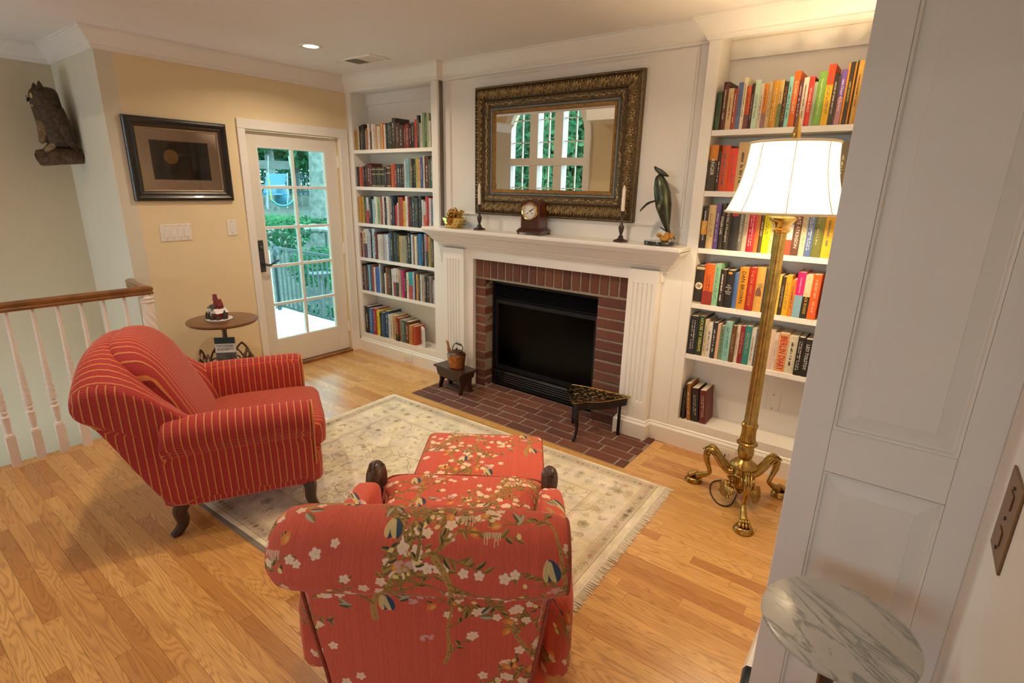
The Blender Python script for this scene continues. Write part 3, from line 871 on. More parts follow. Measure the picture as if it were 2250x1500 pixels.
prof = [(0.150, ZM-0.0285), (0.148, ZM-0.040), (0.140, ZM-0.044), (0.140, ZM-0.050), (0.122, ZM-0.062), (0.100, ZM-0.090), (0.084, ZM-0.112), (0.070, ZM-0.120), (0.070, ZM-0.128), (0.060, ZM-0.134), (0.050, ZM-0.150), (0.040, ZM-0.160), (0.036, ZM-0.160), (0.036, ZM-0.172), (0.0, ZM-0.172)]
q = MB(); sweep(q, [(-3.095-MX, 0.052), (-3.095-MX, 0.0), (-1.238-MX, 0.0), (-1.238-MX, 0.052)], prof); q.v = [(x, y, z) for x, y, z in q.v]
q.build('bed_moulding', 'trim_white', mp)
ML((-3.104, 3.166, 1.070), (-1.228, 3.199, ZM-0.1285)).build('frieze', 'trim_white', mp, bevel=0.001)
ML((-2.868, 3.166, 0.0), (-2.796, 3.199, 1.0695)).build('inner_casing', 'trim_white', mp)
ML((-1.456, 3.166, 0.0), (-1.440, 3.199, 1.0695)).build('inner_casing', 'trim_white', mp)
def pilaster(x0, x1):
    n, w_, g = 5, 0.014, 0.0225
    yf = 3.133-YB
    poly = [(x0-MX, 0.0)]
    poly.append((x0-MX, yf))
    mid = (x0+x1)/2-MX
    segs = []
    for k in range(n):
        c = mid+(k-(n-1)/2)*(g+0.0085)
        segs.append(c)
    def ring(z, dep):
        r = [(x0-MX, 0.0, z), (x0-MX, yf, z)]
        for c in segs:
            for a in range(7):
                t_ = PI*a/6
                r.append((c-w_/2*math.cos(t_), yf+dep*math.sin(t_), z))
        r += [(x1-MX, yf, z), (x1-MX, 0.0, z)]
        return r
    q = MB()
    zs = [(0.13, 0.0), (0.255, 0.0), (0.262, 0.006), (0.275, 0.009), (1.035, 0.009), (1.048, 0.006), (1.056, 0.0), (ZM-0.16, 0.0)]
    q.loft([ring(z, d) for z, d in zs], False, False)
    q.build('fluted_pilaster', 'trim_white', mp)
    pz = sweep(MB(), [(x0-0.002-MX, 0.02), (x0-0.002-MX, yf), (x1+0.002-MX, yf), (x1+0.002-MX, 0.02)], [(0.0, 0.0), (0.020, 0.0), (0.020, 0.105), (0.013, 0.116), (0.010, 0.117), (0.010, 0.126), (0.006, 0.130), (0, 0.134)])
    pz.build('plinth', 'trim_white', mp)
pilaster(-3.100, -2.868); pilaster(-1.439, -1.243)
ML((-3.198, YB-0.002, 0.1345), (-3.1005, YB+0.02, ZM-0.03)).build('side_panel', 'trim_white', mp)
ML((-1.2425, YB-0.002, 0.1345), (-1.1105, YB+0.02, ZM-0.03)).build('side_panel', 'trim_white', mp)

# brick surround
def brickmesh(lx, ly, lz, seed):
    r_ = random.Random(seed); q = MB(); e = 0.004
    vs = []
    for z in (0, lz):
        for (x, y_) in ((0, 0), (lx, 0), (lx, ly), (0, ly)):
            vs.append((x+r_.uniform(-e, e)*0.35, y_+r_.uniform(-e, e)*0.35, z+r_.uniform(-e, e)*0.35))
    q.add(vs, [(0, 3, 2, 1), (4, 5, 6, 7), (0, 1, 5, 4), (1, 2, 6, 5), (2, 3, 7, 6), (3, 0, 4, 7)])
    return q
def bevelled(q, name, w=0.004):
    import bmesh
    me = q.mesh(name, 'brick')
    bm = bmesh.new(); bm.from_mesh(me)
    bmesh.ops.bevel(bm, geom=list(bm.edges), offset=w, segments=1, affect='EDGES')
    bm.to_mesh(me); bm.free()
    return me
BYF = 3.196
BX0, BX1, IX0, IX1, IZ = -2.793, -1.457, -2.690, -1.686, 0.893
sur = thing('brick_surround', 'red brick surround with soldier course framing the firebox', 'fireplace surround', (0, 0, 0))
mo = MB(); mo.box((BX0-0.02, BYF+0.007, 0.0005), (IX0-0.004, 3.34, 1.09)); mo.box((IX1+0.004, BYF+0.007, 0.0005), (BX1+0.02, 3.34, 1.09)); mo.box((IX0-0.004, BYF+0.007, IZ+0.018), (IX1+0.004, 3.34, 1.09))
mo.build('mortar', 'mortar', sur)
NS = 18
sm = [bevelled(brickmesh((BX1-BX0)/NS-0.012, 0.10, 0.142, s_), 'soldier_brick') for s_ in range(4)]
for k in range(NS):
    share('brick', sm[k % 4], sur, (BX0+0.006+k*(BX1-BX0)/NS, BYF+random.uniform(-0.002, 0.002), 0.930))
wl, wr = IX0-BX0-0.004, BX1-IX1-0.004
ml_ = [bevelled(brickmesh(wl, 0.10, 0.063, 10+s_), 'side_brick') for s_ in range(3)]
mr_ = [bevelled(brickmesh(wr, 0.10, 0.063, 20+s_), 'side_brick') for s_ in range(3)]
for k in range(12):
    z = 0.006+k*0.0768
    share('brick', ml_[k % 3], sur, (BX0+random.uniform(-0.002, 0.002), BYF+random.uniform(-0.002, 0.003), z))
    share('brick', mr_[k % 3], sur, (IX1+0.004+random.uniform(-0.003, 0.003), BYF+random.uniform(-0.002, 0.003), z))
# hearth laid in running bond, flush with the floor
hearth = struct(MB().box((-3.048, 2.698, -0.012), (-1.172, 3.30, 0.0015)).build('floor_hearth', 'mortar'), 'red brick hearth set flush in the oak floor')
HX0, HX1, HY0 = -3.046, -1.174, 2.700
cache = {}
rows = 6; pit = 0.0985; lp = 0.2135
for r_ in range(rows):
    y0 = HY0+r_*pit; x = HX0-(0.5*lp if r_ % 2 == 0 else 0.05)
    while x < HX1-0.02:
        a, b_ = max(x, HX0), min(x+lp-0.013, HX1)
        x += lp
        if b_-a < 0.03: continue
        if r_ >= 4 and (a < IX0-0.08 or b_ > IX1+0.08) and y0+0.086 > 3.14:
            if not (r_ == 4): continue
        key = round(b_-a, 3)
        if key not in cache: cache[key] = bevelled(brickmesh(b_-a, 0.086, 0.014, int(key*1000)), 'paving_brick', 0.003)
        share('brick', cache[key], hearth, (a, y0+0.002, -0.0088+random.uniform(0, 0.002)))
# gas insert
ins = thing('fireplace_insert', 'black gas fireplace insert with louvred top and bottom', 'fireplace', ((IX0+IX1)/2, 3.285, 0))
hw = (IX1-IX0)/2-0.004
MB().box((-hw, 0.028, 0.016), (hw, 0.05, IZ+0.01)).build('back_plate', 'black_metal', ins)
MB().frame(2*hw, IZ-0.022, [(0, 0.03), (0, 0.0), (0.016, 0.0), (0.020, 0.028)], lambda a, b, d: (a, d, IZ/2+0.008+b)).build('outer_frame', 'black_metal', ins)
for z0 in (0.030, 0.762):
    for k in range(6):
        z = z0+k*0.0185
        q = MB().add([(-hw+0.02, 0.002, z), (hw-0.02, 0.002, z), (hw-0.02, 0.016, z+0.015), (-hw+0.02, 0.016, z+0.015), (-hw+0.02, 0.02, z), (hw-0.02, 0.02, z)], [(0, 1, 2, 3), (3, 2, 5, 4), (0, 4, 5, 1), (0, 3, 4), (1, 5, 2)])
        q.build('louvre', 'black_gloss', ins)
MB().frame(2*hw-0.045, 0.585, [(0, 0.026), (0, 0.006), (0.03, 0.004), (0.034, 0.022)], lambda a, b, d: (a, d, 0.452+b)).build('glass_frame', 'black_metal', ins)
MB().box((-hw+0.05, 0.016, 0.19), (hw-0.05, 0.020, 0.715)).build('glass', 'firebox_glass', ins)
lg = MB()
for k, (x, z, a) in enumerate(((-0.16, 0.27, 0.1), (0.05, 0.30, -0.2), (0.2, 0.26, 0.3), (-0.02, 0.36, 0.5))):
    lg.tube([(x-0.13, 0.0245, z-0.03*a), (x+0.13, 0.0245, z+0.1*a)], 0.003, 6)
lg.build('log_relief', 'mulch', ins)
# ---------------------------------------------------------------- books: one object each
# shelf data: width share, height (m), spine colour(s) top to bottom, optional lettering
L1 = "90 .17 b8883c|45 .205 cfc0a0|50 .205 1c1a18|25 .15 cdbf90|50 .21 26242a|45 .215 2b2826|35 .16 a9b4c0|55 .18 b56a1c|60 .215 d8ccc0|40 .15 3a1c12|60 .21 e0d4c8|45 .21 d9c8b8|40 .19 caa87a|50 .19 d9c0a4|50 .19 d8c8b4|35 .215 cf8a4a|35 .21 d9b060|35 .21 d8602a|45 .2 dcd4cc|75 .21 1c2a24|45 .21 2a4038|60 .215 24160f|85 .245 3a2c22|20 .2 c8b89c|85 .205 4a2418|85 .185 40301c|65 .18 7a2c22|85 .19 7c2a24|55 .18 2a100e|80 .2 2a2228|60 .22 c0402c|50 .25 2c3436|45 .19 b8b0a0|40 .26 d8d8cc|60 .265 7f9c70|50 .26 4f6a34|50 .26 a8b490|40 .2 d0d0c4|30 .17 8a2a34"
L2 = "70 .175 1c2440|65 .175 c05a34|60 .175 c0343c|55 .18 22282a|60 .19 4a2022|90 .205 5c2a24|60 .19 6a2024|50 .17 33342e g|50 .17 36382f g|55 .17 30332c g|30 .17 141414|55 .17 35382e g|50 .17 3a3c34 g|55 .17 3c3a40 g|55 .165 2a1c20|50 .185 5a3440 g|55 .185 5a3038 g|50 .195 c06a20|60 .195 b8402a|55 .18 5c2c34|75 .195 1e3440|60 .195 2a2420|45 .19 5a2c28|40 .22 b8ccd0|50 .24 8ca4ac|50 .24 7ab4c8|40 .235 a09878|60 .23 1c2020|45 .23 1a2430|60 .24 a8a83c|65 .235 d89a5c|70 .245 2c4c90|40 .255 d8d4cc|90 .255 5a2c16|50 .23 3c5c48|50 .245 44605c"
L3 = "90 .24 c08a34|80 .24 c8983c|70 .24 1e5c40|80 .235 d0d0e0,c83c50|90 .245 222c34|55 .22 8cc0dc|95 .245 dce0dc|100 .24 8cac78|60 .24 b02838|55 .25 d8e0e4|70 .24 1c2030|70 .25 d8d8d0|35 .245 c8a890|85 .26 28405c|30 .2 14202c|60 .18 d02020|50 .2 c8c8e0|45 .25 9a5a20|75 .25 b84434|65 .22 dcb01c|60 .26 e0dcdc|60 .25 8c2834|60 .24 202c30|60 .26 24384c|50 .25 3a3428|55 .25 28363c|80 .265 1e3030|50 .235 d0dce4|55 .22 e4e4e0,e06030|80 .265 b02034|50 .25 e4dcd8|70 .24 7c9cc8"
L4 = "60 .23 7c1c14|45 .25 c8a890|100 .27 d8d8b8,5c4c60|60 .275 c4c8e0|40 .25 b8c8dc|40 .26 15161c|80 .28 b8dcec|75 .25 6a2c34|60 .23 e0d8d0|45 .235 dce0d8|60 .23 d0d8cc|45 .23 b8a8a8|55 .24 b8c4d8|60 .24 e0e8f0|60 .255 3c64a0|85 .275 22282a|80 .265 2a4044|75 .25 18140f|45 .24 c89828|45 .24 b4bca4|40 .24 b0b8a0|40 .24 aab29a|55 .245 4a4844|80 .27 242c34|55 .26 c8d4d8|40 .25 8a6458|60 .25 ecd8b4|55 .25 44607c|70 .275 2080c8|60 .26 2c2834|50 .275 a8a4c0|60 .26 d84830,2c3438|60 .26 b0a040|90 .25 4a3a1c"
L5 = "60 .26 1a1210|50 .24 8c6a5c|80 .25 1c1c24|55 .25 7cc0dc|60 .25 284c7c|50 .25 b8481c|45 .24 e4e0e0|60 .23 5c5cb4|55 .25 2474d8|40 .28 c8d8e8|65 .25 505054|50 .26 1a1a18|40 .2 ece4cc|50 .26 8c5a3c|60 .24 5c2420|60 .23 30382c|45 .25 dce4e4|70 .26 e0dce4,9c3450|75 .26 d8ccbc,1c1810|60 .25 c8a888|30 .25 4c8cac|70 .25 d81878|60 .24 302c30|60 .24 e4d8c8|95 .25 20b0b8,c04044|55 .25 c0d0ec|45 .24 1c2c44|55 .24 e0a040|60 .24 2c4050|45 .24 dce4e8|60 .24 b8a898|60 .23 1c2c34|60 .23 282c28|60 .23 8c7474|50 .24 5c3c54|50 .21 c8c0c8"
L6 = "130 .27 141c20|90 .26 2878c0 l:f0f0f0|100 .265 b01c48 l:f4d0d8|80 .255 e8dc10|60 .24 1c2428|85 .245 2a5078|85 .265 1c4470|60 .24 d4dce4|60 .24 dcd8d0|90 .24 cca468|85 .225 8c2018,8c2018,2c2c1c|70 .215 948468|75 .215 1c6c74|100 .21 6c2c18|80 .185 d09040|70 .18 c85030"
R1 = "115 .2 2c4428 t:WORDS:10180c|120 .25 4c1c18|115 .215 d8bc84|85 .21 a03c20|95 .24 5c6c9c|70 .262 f0e4bc|100 .218 e0602c,e0602c,6c3c34|60 .228 30120c|105 .244 cfe8d0|75 .225 e8dcc4|80 .223 e08818,e08818,8c6c70|80 .231 d8c090|130 .232 d0941c l:f0e0b0|80 .233 d8b870,6c7c40|85 .223 241c14 l:f0a030|75 .245 90d8d0|110 .27 e86c10 t:ELIZABETH GILBERT:f8e8c8|75 .22 6c3c4c|95 .235 f0e4cc|95 .235 d83c34 t:RICHARD RUSSO:f8e0c0|60 .21 a8b8a0|145 .255 7cac4c t:Complete Poems of Robert Frost:e8f0c0|120 .285 e04810,e8b800,e8b800|75 .24 2c2420 t:HOUSE OF SAND AND FOG:f0e8d8|40 .23 4a3c34|90 .255 7858b0,b07c8c t:little Chapel on the River:f4e8f0|35 .28 e0901c|70 .285 2c2820 t:LARRY McMURTRY:e8d870|30 .28 d88818|25 .29 241a10|90 .29 d0a044"
R2 = "90 .255 c87818,2a2410,2a2410 t:ANGER:f0e0c0|40 .22 141008|90 .25 c04818|85 .235 e04414|110 .265 c8a874|60 .24 e8e0d0|60 .24 2c2c50,c8a030,1c1814|60 .235 d0a030|65 .235 40342c|80 .245 e8b818|70 .24 8c3024|60 .25 d8c8a0|80 .24 4c5c40|60 .25 b8a880|70 .26 7c2c20|80 .255 88a078|60 .25 caa860|60 .25 2c2a28|70 .255 50483c"
R3 = "110 .243 201c14,e0a010,201c14|150 .255 e0c084|90 .26 5c4490|95 .265 241c18 t:STOLEN LIVES:f4ecdc|120 .25 241f18 t:TO KILL A Mockingbird:e8e0d0|170 .25 1c1c1a h:TEXAS:f0f0ec|90 .24 6c6c68|85 .24 d8c8a8|140 .245 c41838 l:f8e0e0|75 .25 d07824|70 .25 4c4030 t:POLAR CHILD:f4e4c8|130 .25 f0f000|60 .24 e8dca0|90 .25 1c1a18|120 .25 f0e4cc|120 .25 408890,f4ece0,b04c2c t2:ARUBA:f4f8f4|135 .25 5c3424 t:KATE ATKINSON:f0e0cc|95 .25 e4dcb8|120 .25 5470a8 l:f0f0f0|160 .255 6c7030|145 .255 f0b810"
R4 = "165 .235 28241c e|190 .25 e86818,e86818,a03020|110 .255 8cc8a0|110 .225 2a1c18|150 .225 181614 s:The,Poetry,of,Robert,Frost:f4ecdc|85 .215 4c74b8|160 .25 d8941c t:DAN BROWN:281c08|140 .255 b01c14 t:THE DA VINCI CODE:d89030|150 .26 dca850 p|140 .26 2c2c30 l:f0e8dc|70 .24 b89470|70 .225 e8c848 t:The Best Cat Ever:201c70|70 .22 3c2c28|95 .23 e4b018|80 .21 e0882c|130 .255 e8107c,84b4cc t2:friendship bread:f8d8e8|110 .245 e0d4b0,28221a t3:BACK ROADS:e8c020|130 .25 e85c10 t:A SECRET GIFT   TED GUP:f8dcc0"
R5 = "155 .25 1a1c28 l:e0d8c8|140 .255 1c3418 t:HOUSE OF DREAMS:e8e070|60 .24 d8c49c|95 .225 e4dccc|95 .23 2c303c|55 .225 e8b088|85 .215 6c9478|125 .25 8cc4bc|85 .23 6c4018|70 .235 dcd0bc|85 .235 8c1820|120 .24 24807c|80 .235 dcd4c4|50 .23 24407c|70 .225 5c6c50|80 .22 a8c070|120 .24 e4c8b4|70 .225 e4d0c8|165 .23 e0a06c t4:BERLIN DIARY:c81c14|150 .225 d8d0b8|110 .225 1c1816 l:f0e8e0|120 .22 1c1a1a t:LEO TOLSTOY:f0ece4"

def colname(h):
    r, g, b = (int(h[i:i+2], 16) for i in (0, 2, 4))
    mx, mn = max(r, g, b), min(r, g, b); v = mx/255; s_ = 0 if mx == 0 else (mx-mn)/mx
    if v < 0.25: return 'black' if s_ < 0.45 else ('dark brown' if r >= b else 'near-black blue')
    if s_ < 0.16: return 'white' if v > 0.8 else ('pale grey' if v > 0.6 else 'grey')
    import colorsys
    hu = colorsys.rgb_to_hsv(r/255, g/255, b/255)[0]*360
    if hu < 14 or hu > 345: n = 'red'
    elif hu < 32: n = 'orange' if s_ > 0.65 and v > 0.6 else 'brown'
    elif hu < 50: n = ('golden' if s_ > 0.6 else 'tan') if v > 0.5 else 'olive brown'
    elif hu < 68: n = 'yellow' if s_ > 0.6 and v > 0.6 else 'olive'
    elif hu < 165: n = 'green'
    elif hu < 195: n = 'teal'
    elif hu < 250: n = 'blue'
    elif hu < 300: n = 'purple'
    else: n = 'pink'
    if n in ('tan', 'brown', 'olive') and s_ < 0.36 and v > 0.7: n = 'cream'
    pre = 'dark ' if v < 0.5 else ('pale ' if s_ < 0.4 and n != 'cream' and n != 'tan' else '')
    return pre+n
ORD = 'first second third fourth fifth sixth seventh eighth ninth tenth eleventh twelfth thirteenth fourteenth fifteenth sixteenth seventeenth eighteenth nineteenth twentieth'.split()
def ordinal(n):
    if n <= 20: return ORD[n-1]
    t = {2: 'twenty', 3: 'thirty'}[n//10]
    return {2: 'twentieth', 3: 'thirtieth'}[n//10] if n % 10 == 0 else t+'-'+ORD[n % 10-1]
# shared blocks that stand for lettering too small to read
def letter_mesh(seed, nl):
    r_ = random.Random(seed); q = MB()
    for k in range(nl):
        x = -0.30+0.6*(k+0.5)/nl if nl > 1 else 0
        z = 0.46
        wd = 0.30/nl if nl > 1 else 0.34
        while z > -0.42:
            l = r_.uniform(0.012, 0.03)
            if r_.random() < 0.82:
                h = r_.uniform(0.6, 1.0)*wd
                q.quad((x-wd*0.5, 0, z-l), (x-wd*0.5+h, 0, z-l), (x-wd*0.5+h, 0, z), (x-wd*0.5, 0, z))
            z -= l+r_.choice((0.008, 0.008, 0.01, 0.03))
        if r_.random() < 0.4: break
    return q.mesh('spine_lettering', 'book_cloth')
LET = [letter_mesh(k, 1+k % 2) for k in range(8)]
band_q = MB().box((-0.5, 0, 0), (0.5, 1, 1)); BAND = band_q.mesh('spine_band', 'book_cloth')
TM = Matrix(((0, 1, 0, 0), (0, 0, -1, 0), (-1, 0, 0, 0), (0, 0, 0, 1)))     # text running down the spine
TU = Matrix(((1, 0, 0, 0), (0, 0, -1, 0), (0, 1, 0, 0), (0, 0, 0, 1)))      # text across the spine
brng = random.Random(5)
def make_book(w, h, d, cols, opt, label, group, loc, lean=0.0, rz=0.0):
    """origin at the bottom middle of the spine; the spine faces -y"""
    q = MB(); t_ = min(0.003, w*0.18); hard = brng.random() < 0.6 and w > 0.018
    bul = 0.006 if hard else 0.0015
    n = 6
    outer = [(-w/2, d)]+[(-w/2+w*k/n, -bul*math.sin(PI*k/n)) for k in range(n+1)]+[(w/2, d)]
    inner = [(w/2-t_, d)]+[(w/2-t_-(w-2*t_)*k/n, t_-bul*math.sin(PI*k/n)*0.8) for k in range(n+1)]+[(-w/2+t_, d)]
    q.prism(outer+inner, 0, h)
    o = q.build('book', 'book_cloth')
    c0 = lin(cols[0]); o.color = (*c0, 1)
    o.location = loc; o.rotation_euler = (0, lean, rz)
    tag(o, label, 'book', group)
    ins_ = 0.003 if hard else 0.0005
    MB().box((-w/2+t_+0.0002, t_+0.001, ins_), (w/2-t_-0.0002, d-ins_-0.001, h-ins_)).build('pages', 'page_paper', o)
    yb = -bul-0.0008
    if len(cols) > 1:
        nb = len(cols)
        for k in range(1, nb):
            if cols[k] == cols[k-1] == cols[0]: continue
            z1 = h*(1-k/nb)+0.0002; z0 = h*(1-(k+1)/nb)+0.0002
            share('spine_band', BAND, o, (0, -bul-0.0004, z0), sc=(w*0.985, bul+0.002, z1-z0), color=lin(cols[k]))
    dark = sum(c0) < 0.55
    if not opt:
        if w > 0.012:
            share('spine_lettering', brng.choice(LET), o, (0, yb, h*brng.uniform(0.46, 0.56)), sc=(w*0.8, 1, h*brng.uniform(0.55, 0.85)),
                  color=brng.choice([(0.6, 0.5, 0.28), (0.7, 0.66, 0.58), (0.75, 0.72, 0.68)]) if dark else brng.choice([(0.03, 0.03, 0.04), (0.12, 0.04, 0.03), (0.05, 0.07, 0.12)]))
        return o
    k, _, rest_ = opt.partition(':')
    if k == 'g':
        for z in (0.86, 0.62, 0.03):
            share('spine_band', BAND, o, (0, -bul-0.0006, h*z), sc=(w*0.96, bul+0.002, h*0.06), color=(0.36, 0.30, 0.12))
    elif k == 'l':
        share('spine_lettering', LET[1], o, (0, yb, h*0.52), sc=(w*0.95, 1, h*0.85), color=lin(rest_))
    elif k == 'e':
        # history book: black jacket with a white disc and its mark, cream lettering bands top and bottom
        for z, hh in ((0.90, 0.07), (0.01, 0.03)):
            share('spine_band', BAND, o, (0, -bul-0.0006, h*z), sc=(w*0.96, bul+0.002, h*hh), color=(0.62, 0.5, 0.3))
        dz = h*0.47; rr = w*0.43
        MB().prism([(rr*math.cos(a*PI/12), dz+rr*math.sin(a*PI/12)) for a in range(24)], yb-0.0006, yb+0.004, lambda a, b, zz: (a, zz, b)).build('emblem_disc', inkmat((0.78, 0.66, 0.44)), o)
        e_ = MB(); s_ = rr*0.27; wd = rr*0.085
        M_ = Matrix.Translation((0, yb-0.0009, dz)) @ Matrix.Rotation(R(45), 4, 'Y')
        bars_ = [((-wd, -2*s_+wd), (wd, 2*s_-wd)), ((-2*s_+wd, -wd), (2*s_-wd, wd)), ((0, 2*s_-2*wd), (2*s_-wd, 2*s_)), ((-2*s_+wd, -2*s_), (0, -2*s_+2*wd)), ((-2*s_, 0), (-2*s_+2*wd, 2*s_-wd)), ((2*s_-2*wd, -2*s_+wd), (2*s_, 0))]
        for (a, b_) in bars_: e_.box((a[0], -0.0003, a[1]), (b_[0], 0.0003, b_[1]))
        e_.xf(M_).build('emblem_mark', 'ink', o)
    elif k == 'p':
        e_ = MB(); e_.ball((0.1*w, yb, h*0.60), (w*0.26, 0.0012, h*0.055), 12, 8)
        e_.build('portrait_head', inkmat((0.32, 0.20, 0.09)), o, smooth=True)
        MB().prism([(-0.34*w, h*0.36), (0.3*w, h*0.36), (0.3*w, h*0.44), (0.1*w, h*0.55), (-0.18*w, h*0.55), (-0.34*w, h*0.47)], yb-0.0006, yb+0.002, lambda a, b, zz: (a, zz, b)).build('portrait_coat', inkmat((0.16, 0.07, 0.04)), o)
    elif k == 'h':
        body, c_ = rest_.split(':')
        text('title', body, o, Matrix.Translation((0, yb-0.0006, h*0.93)) @ TU, w*0.30, inkmat(c_))
        share('spine_band', BAND, o, (0, -bul-0.0006, h*0.79), sc=(w*0.7, bul+0.002, h*0.075), color=(0.55, 0.03, 0.03))
    elif k == 's':
        body, c_ = rest_.split(':')
        for i, wd in enumerate(body.split(',')):
            text('title', wd, o, Matrix.Translation((0, yb-0.0006, h*(0.60-0.055*i))) @ TU, w*0.27, inkmat(c_))
        share('spine_band', BAND, o, (0, -bul-0.0006, h*0.90), sc=(w*0.45, bul+0.002, h*0.06), color=(0.6, 0.3, 0.03))
    else:
        body, c_ = rest_.split(':')
        zc, ln = {'t': (0.53, 0.82), 't2': (0.72, 0.46), 't3': (0.34, 0.42), 't4': (0.48, 0.70)}[k]
        size = min(w*(1.05 if k == 't4' else 0.62), ln*h/(0.56*len(body)))
        if k == 't4':
            tt = text('title', body, o, Matrix.Translation((0, yb-0.0006, h*zc)) @ TM @ Matrix.Diagonal((0.62, 1, 1, 1)), w*0.98, inkmat(c_))
            text('title', 'SHIRER', o, Matrix.Translation((0, yb-0.0006, h*0.92)) @ TU, w*0.24, 'ink')
        else:
            text('title', body, o, Matrix.Translation((0, yb-0.0006, h*zc)) @ TM, size, inkmat(c_))
    return o
SHN = ['top', 'second', 'third', 'fourth', 'fifth', 'bottom']
NB = 0
def fill(data, x0, x1, ztop, shelf, which, wide):
    global NB
    ents = [e_.split(' ', 3) for e_ in data.split('|')]
    tot = sum(float(e_[0]) for e_ in ents); sc = (x1-x0)/tot
    x = x0
    for i, e_ in enumerate(ents):
        w = float(e_[0])*sc; h = float(e_[1])*wide; cols = e_[2].split(','); opt = e_[3] if len(e_) > 3 else ''
        d = min(0.165, max(0.10, h*0.66))
        yy = YB+0.012+brng.uniform(0, 0.008)
        if d > 3.387-yy: d = 3.387-yy
        cn = colname(cols[0]); 
        lab = '%s book, %s from left, %s shelf of bookcase %s' % (cn, ordinal(i+1), SHN[shelf], which)
        make_book(w-0.0006, h, d, cols, opt, lab, 'books on the %s shelf %s' % (SHN[shelf], which), (x+w/2, yy, ztop+0.0003))
        x += w; NB += 1
WL, WR_ = 'by the door', 'by the lamp'
for i, dt in enumerate((L1, L2, L3, L4, L5)): fill(dt, -4.282, -3.276, SHL[i], i, WL, 1.0)
fill(L6, -4.280, -3.55, ZBOT, 5, WL, 1.0)
for i, (dt, xa, xb) in enumerate(((R1, -1.040, -0.362), (R2, -1.040, -0.362), (R3, -1.040, -0.362), (R4, -1.040, -0.375), (R5, -1.040, -0.362))):
    fill(dt, xa, xb, SHR[i], i, WR_, 0.98)
# the paperback turned to show its front cover
o = make_book(0.024, 0.178, 0.108, ['e8e4dc'], 'x', '', '', (0, 0, 0)) if False else None
pb = thing('book', 'white pocket paperback turned to show a red and blue disc, bottom shelf by the door', 'book', (-3.485, YB+0.035, ZBOT+0.0003), R(-35), 'books on the bottom shelf by the door')
MB().box((-0.055, 0, 0), (0.055, 0.022, 0.178)).build('cover', inkmat((0.74, 0.72, 0.68)), pb, bevel=0.001)
MB().box((-0.0545, 0.002, 0.1781), (0.054, 0.020, 0.1785)).build('pages', 'page_paper', pb)
for i, s_ in enumerate(('THE', 'POCKET', 'BOOK OF', 'QUOTATIONS')):
    text('title', s_, pb, Matrix.Translation((-0.045, -0.0006, 0.158-0.021*i)) @ TU, 0.019, 'ink', 'LEFT')
for s_, c_ in ((-1, (0.03, 0.30, 0.62)), (1, (0.72, 0.05, 0.05))):
    MB().prism([(s_*0.026*math.sin(a*PI/10), 0.052+0.026*math.cos(a*PI/10)) for a in range(11)], -0.0008, 0.0, lambda a, b, zz: (a, zz, b)).build('cover_disc', inkmat(c_), pb)
MB().prism([(0.011*math.cos(a*PI/8), 0.052+0.011*math.sin(a*PI/8)) for a in range(16)], -0.0014, -0.0007, lambda a, b, zz: (a, zz, b)).build('cover_dot', 'ink', pb)
# old books leaning at the bottom of the right-hand case
for i, (x, w, h, c_, ln, nm) in enumerate(((-1.022, 0.020, 0.235, '181210', 0.0, 'thin black old book standing against the side'), (-0.985, 0.026, 0.245, 'a06418', -0.10, 'worn golden brown old book leaning left'), (-0.944, 0.044, 0.225, '201814', -0.09, 'thick worn black old book leaning left'), (-0.894, 0.040, 0.222, '6a1e18', -0.09, 'worn dark red leather old book leaning left'))):
    make_book(w, h, 0.15, [c_], '', nm+', bottom shelf behind the lamp', 'old books on the bottom shelf', (x+0.0, YB+0.03, ZBOT+0.0003+abs(math.sin(ln))*w/2), ln)
# ---------------------------------------------------------------- upholstery helpers
def setuv(q, fn):
    q.uv = [tuple(fn(Vector(q.v[k])) for k in f) for f in q.f]
    return q
def setuv_n(q, fx, fn):
    out = []
    for f in q.f:
        P_ = [Vector(q.v[k]) for k in f]
        n_ = Vector((0, 0, 0))
        for i in range(len(P_)): n_ += P_[i].cross(P_[(i+1) % len(P_)])
        n_ = n_.normalized() if n_.length > 1e-12 else Vector((0, 0, 1))
        g = fx if abs(n_.x) > .72 else fn
        out.append(tuple(g(p) for p in P_))
    q.uv = out
    return q
def sbox(c, h, e=0.35, nu=24, nv=12, fn=None):
    """soft superellipsoid cushion"""
    q = MB(); rings = []
    pw = lambda a, k: math.copysign(abs(a)**k, a)
    for i in range(nv+1):
        ph = -PI/2+PI*i/nv
        ph = max(-PI/2+0.02, min(PI/2-0.02, ph))
        rings.append([])
        for j in range(nu):
            th = 2*PI*(j+0.5)/nu
            p = Vector((c[0]+h[0]*pw(math.cos(ph), e)*pw(math.cos(th), e), c[1]+h[1]*pw(math.cos(ph), e)*pw(math.sin(th), e), c[2]+h[2]*pw(math.sin(ph), e)))
            rings[-1].append(tuple(fn(p)) if fn else tuple(p))
    q.loft(rings, True, True)
    return q
def cab_leg(q, x, y, z0, h, dx, dy, r0=0.032, r1=0.016, foot=0.022):
    """small curved furniture leg from (x,y,z0+h) down to z0"""
    pts = spline([(x, y, z0+h), (x+dx*0.35, y+dy*0.35, z0+h*0.72), (x+dx*0.25, y+dy*0.25, z0+h*0.35), (x+dx*0.7, y+dy*0.7, z0+h*0.10), (x+dx, y+dy, z0)], 4)
    n = len(pts)
    rad = [r0+(r1-r0)*min(1, i/(n*0.72)) if i < n*0.78 else r1+(foot-r1)*(i-n*0.78)/(n*0.22) for i in range(n)]
    q.tube([tuple(p) for p in pts], rad, 8)
    return q

